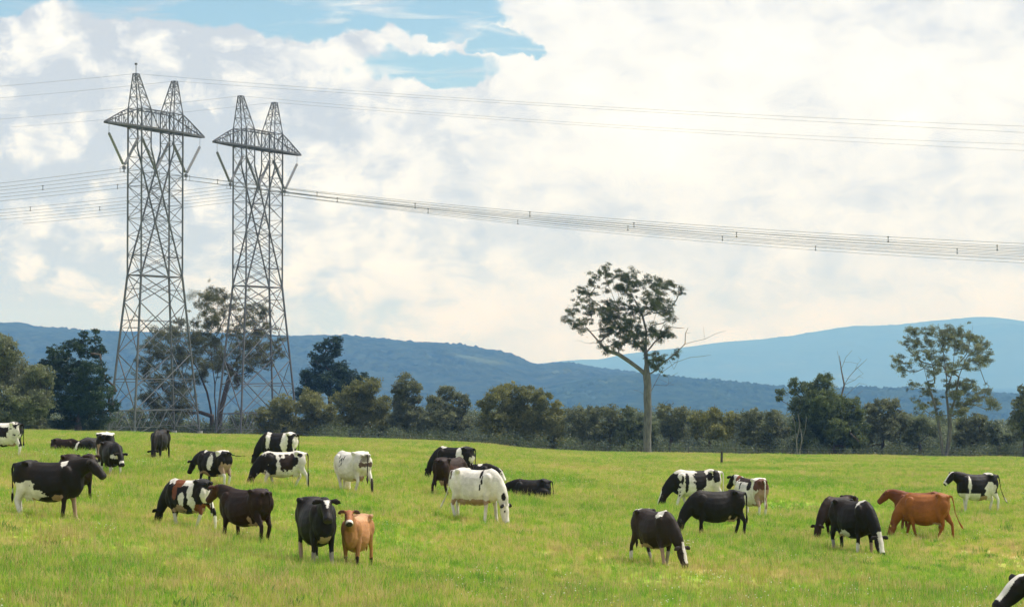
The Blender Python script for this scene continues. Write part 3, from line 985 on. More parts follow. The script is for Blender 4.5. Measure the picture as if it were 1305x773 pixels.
# ------------------------------------------------------------------ pylons
def pylon(label, px_c, base_y, Y, sdir, scale, spike=False):
    c = at(px_c, base_y, Y)
    o = Vector((c.x, Y, gz(c.x, Y)))
    dz = c.z - o.z
    root = empty('power_pylon', o, math.atan2(sdir[1], sdir[0]))
    tag(root, label, 'pylon', 'power pylons')
    root.scale = (1, 1, 1)
    K = scale

    def P(s, t, z): return Vector((s * K, t * K, z * K + dz))
    # lower body
    lb = MB()
    zs = [0, 3.9, 9.0, 13.2, 17.4, 21.6, 26]

    def S(z): return 9.65 + (6 - 9.65) * z / 26

    def T_(z): return 2.6 + (1.35 - 2.6) * z / 26
    cn = [(1, 1), (-1, 1), (-1, -1), (1, -1)]
    for a, b in cn:
        lb.bar(P(a * S(0), b * T_(0), -.8), P(a * S(26), b * T_(26), 26), .15)
    def ring(mb, z, r=.06):
        q = [P(a * S(z), b * T_(z), z) for a, b in cn]
        for i in range(4): mb.bar(q[i], q[(i + 1) % 4], r)
    for z in (3.9, 9.0, 26): ring(lb, z, .07)
    ring(lb, 26.0, .1)
    ring(lb, 18.6, .045)
    # wide-face W bracing below the first ring
    for b in (1, -1):
        xs = np.linspace(-1, 1, 9)
        for i in range(8):
            z0, z1 = (3.9, 1.2) if i % 2 == 0 else (1.2, 3.9)
            lb.bar(P(xs[i] * S(z0), b * T_(z0), z0), P(xs[i + 1] * S(z1), b * T_(z1), z1), .05)
        lb.bar(P(-S(1.2), b * T_(1.2), 1.2), P(-S(1.2) * .25, b * T_(1.2), 1.2), .045)
        lb.bar(P(S(1.2), b * T_(1.2), 1.2), P(S(1.2) * .25, b * T_(1.2), 1.2), .045)
        for sx in (1, -1):
            lb.bar(P(sx * S(0), b * T_(0), 0), P(sx * S(3.9) * .72, b * T_(3.9), 3.9), .05)
            lb.bar(P(sx * S(0), b * T_(0), 0), P(sx * S(1.2) * .5, b * T_(1.2), 1.2), .05)
    # big X panels, wide face and narrow face, with secondary struts
    for z0, z1 in ((3.9, 13.2), (13.2, 21.6), (21.6, 26)):
        for b in (1, -1):
            A, B = P(-S(z0), b * T_(z0), z0), P(S(z1), b * T_(z1), z1)
            C_, D_ = P(S(z0), b * T_(z0), z0), P(-S(z1), b * T_(z1), z1)
            lb.bar(A, B, .07); lb.bar(C_, D_, .07)
            zm = (z0 + z1) / 2
            m_ = A.lerp(B, .5)
            for sx in (1, -1):
                lb.bar(P(sx * S(zm), b * T_(zm), zm), A.lerp(B, .25) if sx < 0 else C_.lerp(D_, .25), .04)
                lb.bar(P(sx * S(zm), b * T_(zm), zm), C_.lerp(D_, .75) if sx < 0 else A.lerp(B, .75), .04)
                lb.bar(A.lerp(B, .25) if sx < 0 else C_.lerp(D_, .25), P(0, b * T_(z0), z0), .035) if z1 - z0 > 5 else None
            lb.bar(P(-S(zm), b * T_(zm), zm), P(-S(zm) * .3, b * T_(zm), zm), .04)
            lb.bar(P(S(zm), b * T_(zm), zm), P(S(zm) * .3, b * T_(zm), zm), .04)
        for a in (1, -1):
            lb.bar(P(a * S(z0), -T_(z0), z0), P(a * S(z1), T_(z1), z1), .085 if z0 < 10 else .06)
            lb.bar(P(a * S(z0), T_(z0), z0), P(a * S(z1), -T_(z1), z1), .05)
            zm = (z0 + z1) / 2
            lb.bar(P(a * S(zm), -T_(zm), zm), P(a * S(zm), T_(zm), zm), .045)
    for a in (1, -1):
        lb.bar(P(a * S(0), -T_(0), 0), P(a * S(3.9), 0, 3.9), .05)
        lb.bar(P(a * S(0), T_(0), 0), P(a * S(3.9), 0, 3.9), .05)
        lb.bar(P(a * S(1.2), -T_(1.2), 1.2), P(a * S(1.2), T_(1.2), 1.2), .04)
    lb.build('lower_frame', M_STEEL, root)
    # concrete feet
    for a, b in cn:
        f = MB(); f.tube([P(a * S(0), b * T_(0), -1.2), P(a * S(0), b * T_(0), .25)], [.5, .42], 8)
        f.build('footing', M_CONC, root)
    # masts
    th = 1.35
    zl = [26, 29.3, 32.4, 35.3, 38, 40.6, 43.1, 45.4, 48.3, 50.3, 53.3]
    for sg in (-1, 1):
        mb = MB()

        def SI(z): return sg * (-6 + (3.3 + 6) * min(1, max(0, (z - 26) / 21)))
        SO = sg * 6.0
        for b in (1, -1):
            mb.bar(P(SO, b * th, 26), P(SO, b * th, 53.3), .12)
            mb.bar(P(SI(26), b * th, 26), P(SI(47), b * th, 47), .115)
            mb.bar(P(SI(47), b * th, 47), P(SI(53.3), b * th, 53.3), .09)
            for i in range(len(zl) - 1):
                z0, z1 = zl[i], zl[i + 1]
                rr = .045
                mb.bar(P(SO, b * th, z0), P(SI(z1), b * th, z1), rr)
                mb.bar(P(SI(z0), b * th, z0), P(SO, b * th, z1), rr)
                if i % 2 == 0: mb.bar(P(SO, b * th, z1), P(SI(z1), b * th, z1), rr * .8)
        for i in range(len(zl) - 1):
            z0, z1 = zl[i], zl[i + 1]
            for f in (lambda z: SO, SI):
                if i % 2 == 0: mb.bar(P(f(z0), -th, z0), P(f(z1), th, z1), .042)
                else: mb.bar(P(f(z0), th, z0), P(f(z1), -th, z1), .042)
                mb.bar(P(f(z1), -th, z1), P(f(z1), th, z1), .04)
        mb.build('mast', M_STEEL, root)
        # peak
        pk = MB()
        zt = 59.0
        ctop = sg * 5.45 if sg > 0 else sg * 5.75
        def pc(z):
            f = (z - 53.3) / (zt - 53.3)
            so = SO + (ctop + sg * .35 - SO) * f
            si = SI(60) + (ctop - sg * .35 - SI(60)) * f
            tt = th + (.35 - th) * f
            return so, si, tt
        pz = [53.3, 55.2, 56.8, 58.1, 59.0]
        for u in (0, 1):
            for b in (1, -1):
                q = [P(pc(z)[u], b * pc(z)[2], z) for z in (53.3, 59.0)]
                pk.bar(q[0], q[1], .075)
        for z0, z1 in zip(pz[:-1], pz[1:]):
            a0, a1 = pc(z0), pc(z1)
            for b in (1, -1):
                pk.bar(P(a0[0], b * a0[2], z0), P(a1[1], b * a1[2], z1), .04)
                pk.bar(P(a0[1], b * a0[2], z0), P(a1[0], b * a1[2], z1), .04)
                pk.bar(P(a1[0], b * a1[2], z1), P(a1[1], b * a1[2], z1), .045)
            for u in (0, 1):
                pk.bar(P(a0[u], -a0[2], z0), P(a1[u], a1[2], z1), .04)
                pk.bar(P(a1[u], -a1[2], z1), P(a1[u], a1[2], z1), .045)
        if spike and sg < 0:
            pk.bar(P(ctop, 0, 59), P(ctop, 0, 60.6), .05)
            pk.box(P(ctop, 0, 60.6), .16, .16, .16)
        pk.build('peak', M_STEEL, root)
    # crossarm
    ca = MB()
    H = 14.1
    zb = 50.3
    xs = [-H, -12.2, -10.3, -8.2, -6, -3.3, -1.1, 1.1, 3.3, 6, 8.2, 10.3, 12.2, H]
    def top(s):
        a = abs(s)
        return zb + (3.0 if a <= 6 else 3.0 * (H - a) / (H - 6) + .12)
    def tw(s):
        a = abs(s)
        return th if a <= 6 else .25 + (th - .25) * (H - a) / (H - 6)
    for i in range(len(xs) - 1):
        a, b_ = xs[i], xs[i + 1]
        for t in (1, -1):
            ca.bar(P(a, t * tw(a), zb), P(b_, t * tw(b_), zb), .17)
            ca.bar(P(a, t * tw(a), top(a)), P(b_, t * tw(b_), top(b_)), .085)
            ca.bar(P(a, t * tw(a), zb), P(b_, t * tw(b_), top(b_)), .045) if i % 2 == 0 else ca.bar(P(a, t * tw(a), top(a)), P(b_, t * tw(b_), zb), .045)
            ca.bar(P(a, t * tw(a), zb), P(a, t * tw(a), top(a)), .045)
            m2 = (a + b_) / 2
            ca.bar(P(m2, t * tw(m2), zb), P(m2, t * tw(m2), top(m2)), .035)
        ca.bar(P(a, -tw(a), zb), P(b_, tw(b_), zb), .07)
        ca.bar(P(a, tw(a), zb), P(b_, -tw(b_), zb), .07)
        ca.bar(P(a, -tw(a), zb), P(a, tw(a), zb), .07)
        ca.bar(P(a, -tw(a), top(a)), P(b_, tw(b_), top(b_)), .045)
        ca.bar(P(a, -tw(a), top(a)), P(a, tw(a), top(a)), .045)
    ca.build('crossarm', M_STEEL, root)
    # V strings
    apex = []
    for (s0, sa, s1) in ((-13.2, -9.0, -5.0), (-3.9, 0.0, 3.9), (5.0, 9.0, 13.2)):
        A = P(sa, 0, 43.6)
        for s_ in (s0, s1):
            q = P(s_, 0, 48.6)
            i_ = MB()
            pts = [A.lerp(q, f) for f in np.linspace(.06, 1, 25)]
            rr = [(.26 if k % 2 else .18) * K for k in range(25)]
            i_.tube(pts, rr, 8)
            i_.tube([P(s_, 0, 50.3), q], [.035, .035], 4)
            i_.tube([A, pts[0]], [.05, .05], 4)
            i_.build('insulator', M_INSUL, root, True)
        y_ = MB()
        y_.box(A - Vector((0, 0, .25)), .35, .09, .28)
        y_.tube([A + Vector((-.6, -.35, -.2)), A + Vector((-.6, .35, -.2)), A + Vector((-.6, .35, -1.0)), A + Vector((-.6, -.35, -1.0)), A + Vector((-.6, -.35, -.2))], [.045] * 5, 4)
        y_.tube([A + Vector((.6, -.35, -.2)), A + Vector((.6, .35, -.2)), A + Vector((.6, .35, -1.0)), A + Vector((.6, -.35, -1.0)), A + Vector((.6, -.35, -.2))], [.045] * 5, 4)
        y_.bar(A - Vector((0, 0, .3)), A - Vector((0, 0, 1.1)), .06)
        y_.build('yoke', M_STEEL, root)
        apex.append(A)
    rot = Matrix.Rotation(math.atan2(sdir[1], sdir[0]), 3, 'Z')
    tow = lambda v: rot @ v + o
    peaks = [tow(P(-5.75, 0, 59)), tow(P(5.45, 0, 59))]
    return [tow(a) for a in apex], peaks


SD = Vector((.435, .90)).normalized()
LD = Vector((SD.y, -SD.x, 0)).normalized()       # along the line: to the right and nearer
a1, p1 = pylon('taller steel lattice pylon on the left, a small spike on its peak', 197, 552, 390, SD, 1.0, True)
a2, p2 = pylon('steel lattice pylon standing right of and behind the taller one', 328, 554, 428, SD, 1.035)


def span_fit(P0, d, pts):
    """z = z0 + a t + b t^2 through two sighted points (px,py) -> (a,b)"""
    rows = []
    for px, py in pts:
        # t where the horizontal line crosses that sight plane
        u = (px - W0 / 2) / F0 / (math.cos(PITCH) + (H0 / 2 - py) / F0 * -math.sin(PITCH)) if False else None
        r_ = ray(px, py)
        k = r_.x / r_.y
        t = (k * P0.y - P0.x) / (d.x - k * d.y)
        Y_ = P0.y + d.y * t
        z = r_.z / r_.y * Y_
        rows.append((t, z - P0.z))
    (t1, z1), (t2, z2) = rows
    b = (z2 / t2 - z1 / t1) / (t2 - t1)
    a = z1 / t1 - b * t1
    return a, b


def line_pts(P0, d, a, b, t0, t1, n):
    return [Vector((P0.x + d.x * t, P0.y + d.y * t, P0.z + a * t + b * t * t)) for t in np.linspace(t0, t1, n)]


def wire_run(P0, ab_r, ab_l, drop):
    q = Vector((P0.x, P0.y, P0.z - drop))
    L_ = line_pts(q, -LD, ab_l[0], ab_l[1], 60, 0, 10)
    R_ = line_pts(q, LD, ab_r[0], ab_r[1], 0, 190, 30)
    return L_[:-1] + R_


names = ['nearest', 'middle', 'furthest']
for ti, (ap, tl) in enumerate(((a1, 'taller pylon'), (a2, 'rear pylon'))):
    for i, A in enumerate(ap):
        k = ti * 3 + i
        yl = [(231, 0), (240, 0), (249, 0), (265, 0), (273, 0), (281, 0)][k][0]
        abr = span_fit(A, LD, [(760, (274, 277, 279, 282, 285, 288)[k]), (1305, (307, 311, 315, 319, 323, 327)[k])])
        r_ = ray(0, yl); kk = r_.x / r_.y
        t = (kk * A.y - A.x) / (-LD.x + kk * LD.y)
        z = r_.z / r_.y * (A.y - LD.y * t)
        bl = 3e-4
        al = (z - A.z) / t - bl * t
        root = empty('power_line', A)
        tag(root, 'twin conductor line hung from the %s insulators of the %s' % (('front', 'middle', 'back')[i], tl), 'power line', 'conductor lines strung from the pylons')
        runs = []
        for dr in (.35, 1.0):
            pts = wire_run(A, abr, (al, bl), dr)
            runs.append(pts)
            w_ = MB(); w_.tube([p_ - A for p_ in pts], [.034] * len(pts), 4, False)
            w_.build('wire', M_WIRE, root, True)
        # spacers
        for t_ in ([-32 + 9 * i - 12 * ti] + [18 + i * 13 + ti * 4 + 55 * m_ for m_ in range(4)]):
            if t_ > 180 or abs(t_) < 4: continue
            if t_ < 0:
                c = Vector((A.x - LD.x * -t_, A.y - LD.y * -t_, A.z + al * -t_ + bl * t_ * t_))
            else:
                c = Vector((A.x + LD.x * t_, A.y + LD.y * t_, A.z + abr[0] * t_ + abr[1] * t_ * t_))
            c = c - A
            s_ = MB()
            s_.bar(c - Vector((0, 0, .3)), c - Vector((0, 0, 1.05)), .05)
            s_.box(c - Vector((0, 0, .35)), .11, .11, .08)
            s_.box(c - Vector((0, 0, 1.0)), .11, .11, .08)
            s_.build('spacer', M_WIRE, root)
EW = [((600, 126), (1305, 161), 110), ((600, 129), (1305, 169), 125), ((600, 147), (1305, 184), 152), ((600, 150), (1305, 192), 163)]
for i, A in enumerate(p1 + p2):
    q1, q2, yl = EW[i]
    abr = span_fit(A, LD, [q1, q2])
    r_ = ray(0, yl); kk = r_.x / r_.y
    t = (kk * A.y - A.x) / (-LD.x + kk * LD.y)
    z = r_.z / r_.y * (A.y - LD.y * t)
    bl = 3e-4
    al = (z - A.z) / t - bl * t
    w_ = MB(); pts = wire_run(A, abr, (al, bl), 0)
    w_.tube([p_ - A for p_ in pts], [.021] * len(pts), 4, False)
    o = w_.build('earth_wire', M_WIRE, None, True)
    o.location = A
    tag(o, 'thin earth wire running off the %s peak of the %s' % (('left', 'right')[i % 2], ('taller pylon', 'rear pylon')[i // 2]), 'wire', 'earth wires on the pylon peaks')

# ------------------------------------------------------------------ fence and post
b = on_ground(919.5, 591)
pm = MB(); hgt = 16.5 * b.y / F0
pm.tube([b * 0 + Vector((0, 0, -.3)), Vector((0.02, 0, hgt * .6)), Vector((.03, 0, hgt))], [.13, .12, .115], 8)
pm.tube([Vector((.03, 0, hgt)), Vector((.03, 0, hgt + .02))], [.115, .02], 8)
o = pm.build('fence_post', M_POST, None, True); o.location = b
tag(o, 'single dark wooden post standing alone in the grass above the grazing cows', 'post')
fr = empty('wire_fence', (0, 372, gz(0, 372)))
tag(fr, 'thin post and wire fence along the far edge of the paddock', 'fence')
o0 = fr.location
fp = [(x_, 372 + 4 * math.sin(x_ / 60)) for x_ in np.arange(-92, 96, 7.5)]
for x_, y_ in fp:
    q = MB(); zb = gz(x_, y_)
    q.tube([Vector((x_, y_, zb - .2)) - o0, Vector((x_, y_, zb + 1.25)) - o0], [.055, .05], 6)
    q.build('post', M_POST, fr)
for hh in (.35, .7, 1.15):
    q = MB()
    q.tube([Vector((x_, y_ - .06, gz(x_, y_) + hh)) - o0 for x_, y_ in fp], [.008] * len(fp), 4, False)
    q.build('wire', M_FWIRE, fr)

# ------------------------------------------------------------------ cows
m, nt, out = new_mat('cow_coat')
p = N(nt, 'ShaderNodeBsdfPrincipled')
a_ = N(nt, 'ShaderNodeAttribute', attribute_name='coat')
tc = N(nt, 'ShaderNodeTexCoord')
n1 = noise_n(nt, tc.outputs['Object'], 2.6, 8, .68)
c = mixc(nt, 1.0, a_.outputs['Color'], ramp(nt, [(.28, (.58, .55, .52)), (.72, (1.25, 1.22, 1.2))], n1).outputs[0], 'MULTIPLY')
n9 = noise_n(nt, tc.outputs['Object'], 1.7, 5, .6)
c = mixc(nt, ramp(nt, [(.45, (0, 0, 0)), (.72, (1, 1, 1))], n9).outputs[0], c, (.014, .007, .004), 'ADD')
nt.links.new(c, p.inputs['Base Color'])
p.inputs['Roughness'].default_value = .6
p.inputs['Specular IOR Level'].default_value = .18
p.inputs['Sheen Weight'].default_value = .0
p.inputs['Sheen Roughness'].default_value = .4
mp = N(nt, 'ShaderNodeMapping'); mp.inputs['Scale'].default_value = (18, 60, 60)
nt.links.new(tc.outputs['Object'], mp.inputs[0])
n2 = noise_n(nt, mp.outputs[0], 1.0, 3, .6)
n3 = noise_n(nt, tc.outputs['Object'], 7.0, 3, .5)
hs = math_n(nt, 'ADD', math_n(nt, 'MULTIPLY', n2, .25), n3)
bp = N(nt, 'ShaderNodeBump'); bp.inputs['Strength'].default_value = .45; bp.inputs['Distance'].default_value = .03
nt.links.new(hs, bp.inputs['Height']); nt.links.new(bp.outputs[0], p.inputs['Normal'])
nt.links.new(p.outputs[0], out.inputs[0])
M_COW = m
M_TAG = simple('ear_tag_plastic', (.75, .6, .12), .4, 0, .05, 5)

BLK = (.0085, .0078, .0085); DBR = (.020, .0105, .0085); WHT = (.66, .64, .60); RED = (.26, .090, .024); JER = (.38, .18, .075)
PINK = (.36, .25, .19); RBR = (.16, .052, .022); GREY = (.28, .26, .25)


def loft(bm, secs, k=14):
    """secs: list of rings, each a list of k Vectors"""
    rings = [[bm.verts.new(v) for v in s_] for s_ in secs]
    for a, b in zip(rings[:-1], rings[1:]):
        for j in range(len(a)):
            bm.faces.new((a[j], a[(j + 1) % len(a)], b[(j + 1) % len(a)], b[j]))
    bm.faces.new(list(reversed(rings[0]))); bm.faces.new(rings[-1])


def ell_path(bm, nodes, side=Vector((0, 1, 0)), k=12):
    """nodes: (center, r_in_plane, r_side)"""
    n = len(nodes)
    secs = []
    for i, (c, ra, rb) in enumerate(nodes):
        d = (nodes[min(i + 1, n - 1)][0] - nodes[max(i - 1, 0)][0]).normalized()
        s_ = (side - d * side.dot(d))
        if s_.length < .1: s_ = Vector((1, 0, 0)) - d * d.x
        s_.normalize()
        u = s_.cross(d).normalized()
        secs.append([c + u * (ra * math.sin(2 * math.pi * j / k)) + s_ * (rb * math.cos(2 * math.pi * j / k)) for j in range(k)])
    loft(bm, secs)


def ellipsoid(bm, c, r):
    res = bmesh.ops.create_icosphere(bm, subdivisions=2, radius=1.0)
    for v in res['verts']:
        v.co = Vector((v.co.x * r[0] + c[0], v.co.y * r[1] + c[1], v.co.z * r[2] + c[2]))


def rotz_about(p, c, a):
    q = p - c
    return Vector((q.x * math.cos(a) - q.y * math.sin(a), q.x * math.sin(a) + q.y * math.cos(a), q.z)) + c


POSES = {   # poll, neck control, head pitch (deg below level)
    'up':    ((1.02, 1.56), (.80, 1.34), 32),
    'level': ((1.03, 1.42), (.80, 1.30), 46),
    'low':   ((1.17, 1.02), (.92, 1.14), 58),
    'graze': ((1.13, .58), (.94, .93), 70),
    'grazeclose': ((1.00, .55), (.94, .88), 82),
}


def cow_body(pose, yaw, walk, lie, tail, build=1.0, voxel=.024, horns=False, udder=.5, headyaw=0.0):
    bm = bmesh.new()
    dz = -.60 if lie else 0
    # trunk
    T = [(-.80, 1.29, 1.04, .10, 1.17, .9), (-.76, 1.365, .84, .22, 1.17, .72), (-.64, 1.395, .70, .27, 1.17, .72), (-.48, 1.43, .60, .285, 1.24, .6),
         (-.36, 1.40, .53, .275, 1.02, 1.05), (-.24, 1.385, .49, .315, .92, 1.15), (-.02, 1.375, .455, .355, .86, 1.08), (.18, 1.38, .465, .355, .86, 1.1), (.38, 1.40, .51, .30, .92, 1.2),
         (.52, 1.43, .55, .24, .98, 1.35), (.64, 1.39, .57, .225, .98, 1.15), (.74, 1.31, .63, .185, .98, 1.0), (.82, 1.20, .75, .11, .96, 1.0)]
    secs = []
    k = 18
    for x_, zt, zb, w_, zw, e in T:
        w_ *= build
        zb = zw - (zw - zb) * (1 + (build - 1) * .5)
        ring = []
        for j in range(k):
            t = 2 * math.pi * j / k
            cc, ss = math.cos(t), math.sin(t)
            yv = w_ * math.copysign(abs(cc) ** e, cc)
            zv = zw + ((zt - zw) if ss > 0 else (zw - zb)) * math.copysign(abs(ss) ** (e if ss > 0 else .95), ss)
            ring.append(Vector((x_, yv, zv + dz)))
        secs.append(ring)
    # orientation: make outward
    loft(bm, [list(reversed(s_)) for s_ in secs])
    for sg in (1, -1):
        ellipsoid(bm, (-.47, sg * .25, 1.355 + dz), (.095, .058, .062))
        ellipsoid(bm, (-.62, sg * .19, 1.05 + dz), (.19, .11, .24))
        ellipsoid(bm, (-.77, sg * .13, 1.30 + dz), (.055, .05, .06))
        ellipsoid(bm, (.50, sg * .175, 1.08 + dz), (.17, .095, .24))
    if udder > 0 and not lie:
        ellipsoid(bm, (-.43, 0, .64), (.20, .15, .14 * (udder + .5)))
        for sx, sy in ((-.5, .07), (-.5, -.07), (-.36, .07), (-.36, -.07)):
            ell_path(bm, [(Vector((sx, sy, .58)), .022, .022), (Vector((sx, sy, .47)), .016, .016)], k=6)
    # legs
    if not lie:
        wf = {'fl': (.10, 0), 'fr': (-.07, 0), 'hl': (-.10, 0), 'hr': (.07, 0)}
        if walk: wf = {'fl': (.24, 0), 'fr': (-.20, 0), 'hl': (-.22, 0), 'hr': (.24, 0)}
        if walk == 2: wf = {'fl': (-.20, 0), 'fr': (.24, 0), 'hl': (.24, 0), 'hr': (-.22, 0)}
        for key, sg in (('fl', 1), ('fr', -1)):
            d = wf[key][0]
            ys = sg * .165
            ell_path(bm, [(Vector((.49, ys * 1.0, .98)), .15, .085), (Vector((.47 + d * .15, ys * 1.05, .76)), .115, .08), (Vector((.48 + d * .35, ys, .58)), .078, .062),
                          (Vector((.49 + d * .55, ys, .46)), .052, .048), (Vector((.49 + d * .6, ys, .40)), .054, .050), (Vector((.485 + d * .75, ys, .30)), .050, .046),
                          (Vector((.485 + d * .95, ys, .15)), .048, .046), (Vector((.51 + d, ys, .09)), .044, .042), (Vector((.53 + d, ys, .06)), .058, .054), (Vector((.54 + d, ys, 0)), .070, .060)])
        for key, sg in (('hl', 1), ('hr', -1)):
            d = wf[key][0]
            ys = sg * .17
            ell_path(bm, [(Vector((-.56, ys * .95, 1.12)), .21, .10), (Vector((-.56 + d * .1, ys * 1.05, .92)), .20, .10), (Vector((-.60 + d * .25, ys * 1.05, .76)), .13, .075),
                          (Vector((-.69 + d * .4, ys, .62)), .078, .052), (Vector((-.745 + d * .5, ys, .52)), .062, .044), (Vector((-.735 + d * .6, ys, .43)), .054, .046),
                          (Vector((-.70 + d * .8, ys, .28)), .050, .046), (Vector((-.68 + d * .95, ys, .14)), .040, .038), (Vector((-.66 + d, ys, .085)), .048, .044),
                          (Vector((-.64 + d, ys, .05)), .060, .054), (Vector((-.63 + d, ys, 0)), .072, .060)])
    else:
        for sg in (1, -1):
            ellipsoid(bm, (-.50, sg * .27, .26), (.30, .15, .24))
            ell_path(bm, [(Vector((-.30, sg * .33, .22)), .10, .08), (Vector((-.05, sg * .40, .10)), .07, .06), (Vector((-.28, sg * .46, .06)), .05, .05), (Vector((-.42, sg * .46, .05)), .05, .05)])
            ell_path(bm, [(Vector((.48, sg * .2, .35)), .11, .08), (Vector((.66, sg * .24, .14)), .07, .06), (Vector((.74, sg * .24, .09)), .06, .06), (Vector((.55, sg * .27, .06)), .05, .05)])
    # neck and head
    (pxx, pz), (cxx, cz), pitch = POSES[pose]
    pz += dz; cz += dz
    if lie and pose == 'low': pz += .12
    base = Vector((.52, 0, 1.12 + dz))
    C0 = Vector((.50, 0, 0))
    yw = R(yaw)
    cpt = rotz_about(Vector((cxx, 0, cz)), C0, yw * .55)
    poll = rotz_about(Vector((pxx, 0, pz)), C0, yw)
    hy = yw * 1.25 + R(headyaw)
    ax = Vector((math.cos(R(pitch)) * math.cos(hy), math.cos(R(pitch)) * math.sin(hy), -math.sin(R(pitch))))
    side = Vector((-math.sin(hy), math.cos(hy), 0))
    up = ax.cross(side) * -1
    if up.z < 0 and pitch < 80: up = -up
    up = side.cross(ax) * -1
    up = ax.cross(side)
    jaw = poll + ax * .05 - up * .045
    n = []
    for f, ra, rb in ((0, .30, .17), (.25, .27, .155), (.5, .215, .13), (.75, .180, .11), (1.0, .128, .088)):
        q = base * (1 - f) ** 2 + cpt * (2 * f * (1 - f)) + jaw * f * f
        n.append((q, ra, rb))
    ell_path(bm, n, side=side if abs(yaw) > 5 else Vector((0, 1, 0)), k=14)
    hl = .52
    hs_ = [(-.04, .065, .065, -.02), (.02, .10, .092, -.03), (.10, .128, .112, -.045), (.19, .135, .108, -.05), (.28, .122, .094, -.045), (.37, .102, .086, -.035), (.44, .096, .096, -.03), (.49, .088, .100, -.03), (.52, .060, .074, -.03)]
    ell_path(bm, [(poll + ax * t + up * o_, ra, rb) for t, ra, rb, o_ in hs_], side=side, k=14)
    # ears
    for sg in (1, -1):
        e0 = poll + ax * .035 + side * sg * .065 + up * .02
        od = (side * sg + up * .02 - ax * .12).normalized()
        ell_path(bm, [(e0, .03, .03), (e0 + od * .06, .026, .045), (e0 + od * .12 - Vector((0, 0, .02)), .024, .066), (e0 + od * .18 - Vector((0, 0, .045)), .020, .052), (e0 + od * .22 - Vector((0, 0, .07)), .012, .014)], side=Vector((0, 0, 1)), k=8)
        if horns:
            h0 = poll + side * sg * .06 + up * .06
            ell_path(bm, [(h0, .022, .022), (h0 + side * sg * .08 + up * .03, .018, .018), (h0 + side * sg * .12 + up * .09, .010, .010)], k=6)
    # tail
    tb = Vector((-.80, 0, 1.33 + dz))
    if tail == 'out':
        tp = [(tb, .035), (tb + Vector((-.10, 0, .02)), .032), (tb + Vector((-.22, 0, -.06)), .026), (tb + Vector((-.42, 0, -.09)), .020), (tb + Vector((-.66, 0, -.09)), .018), (tb + Vector((-.85, 0, -.08)), .022), (tb + Vector((-.98, 0, -.09)), .014)]
    elif tail == 'kick':
        tp = [(tb, .035), (tb + Vector((-.08, 0, .0)), .032), (tb + Vector((-.14, 0, -.16)), .026), (tb + Vector((-.19, .0, -.45)), .020), (tb + Vector((-.30, 0, -.68)), .022), (tb + Vector((-.42, 0, -.86)), .038), (tb + Vector((-.48, 0, -.94)), .012)]
    elif lie:
        tp = [(tb, .035), (tb + Vector((-.08, 0, -.04)), .03), (tb + Vector((-.12, .05, -.35)), .022), (tb + Vector((-.14, .14, -.62)), .035), (tb + Vector((-.10, .3, -.66)), .012)]
    else:
        tp = [(tb, .035), (tb + Vector((-.065, 0, -.01)), .034), (tb + Vector((-.105, 0, -.12)), .028), (tb + Vector((-.10, .01, -.40)), .021), (tb + Vector((-.10, .02, -.62)), .022), (tb + Vector((-.105, .02, -.76)), .040), (tb + Vector((-.11, .02, -.90)), .012)]
    ell_path(bm, [(a_, b_, b_) for a_, b_ in tp], k=8)
    bmesh.ops.recalc_face_normals(bm, faces=bm.faces)
    me = bpy.data.meshes.new('cow_raw'); bm.to_mesh(me); bm.free()
    ob = bpy.data.objects.new('cow_raw', me); COL.objects.link(ob)
    md = ob.modifiers.new('r', 'REMESH'); md.mode = 'VOXEL'; md.voxel_size = voxel; md.use_smooth_shade = True
    sm = ob.modifiers.new('s', 'SMOOTH'); sm.factor = .5; sm.iterations = 3
    dg = bpy.context.evaluated_depsgraph_get(); dg.update()
    me2 = bpy.data.meshes.new_from_object(ob.evaluated_get(dg))
    bpy.data.objects.remove(ob); bpy.data.meshes.remove(me)
    return me2, dict(poll=poll, ax=ax, side=side, up=up, dz=dz)


def fbm3(P, scale, seed):
    out_ = np.empty(len(P))
    off = Vector((seed * 3.7, seed * 1.3, seed * 5.1))
    for i, p_ in enumerate(P):
        v = Vector(p_) * scale + off
        out_[i] = mnoise.noise(v) + .5 * mnoise.noise(v * 2.3) + .25 * mnoise.noise(v * 5)
    return out_


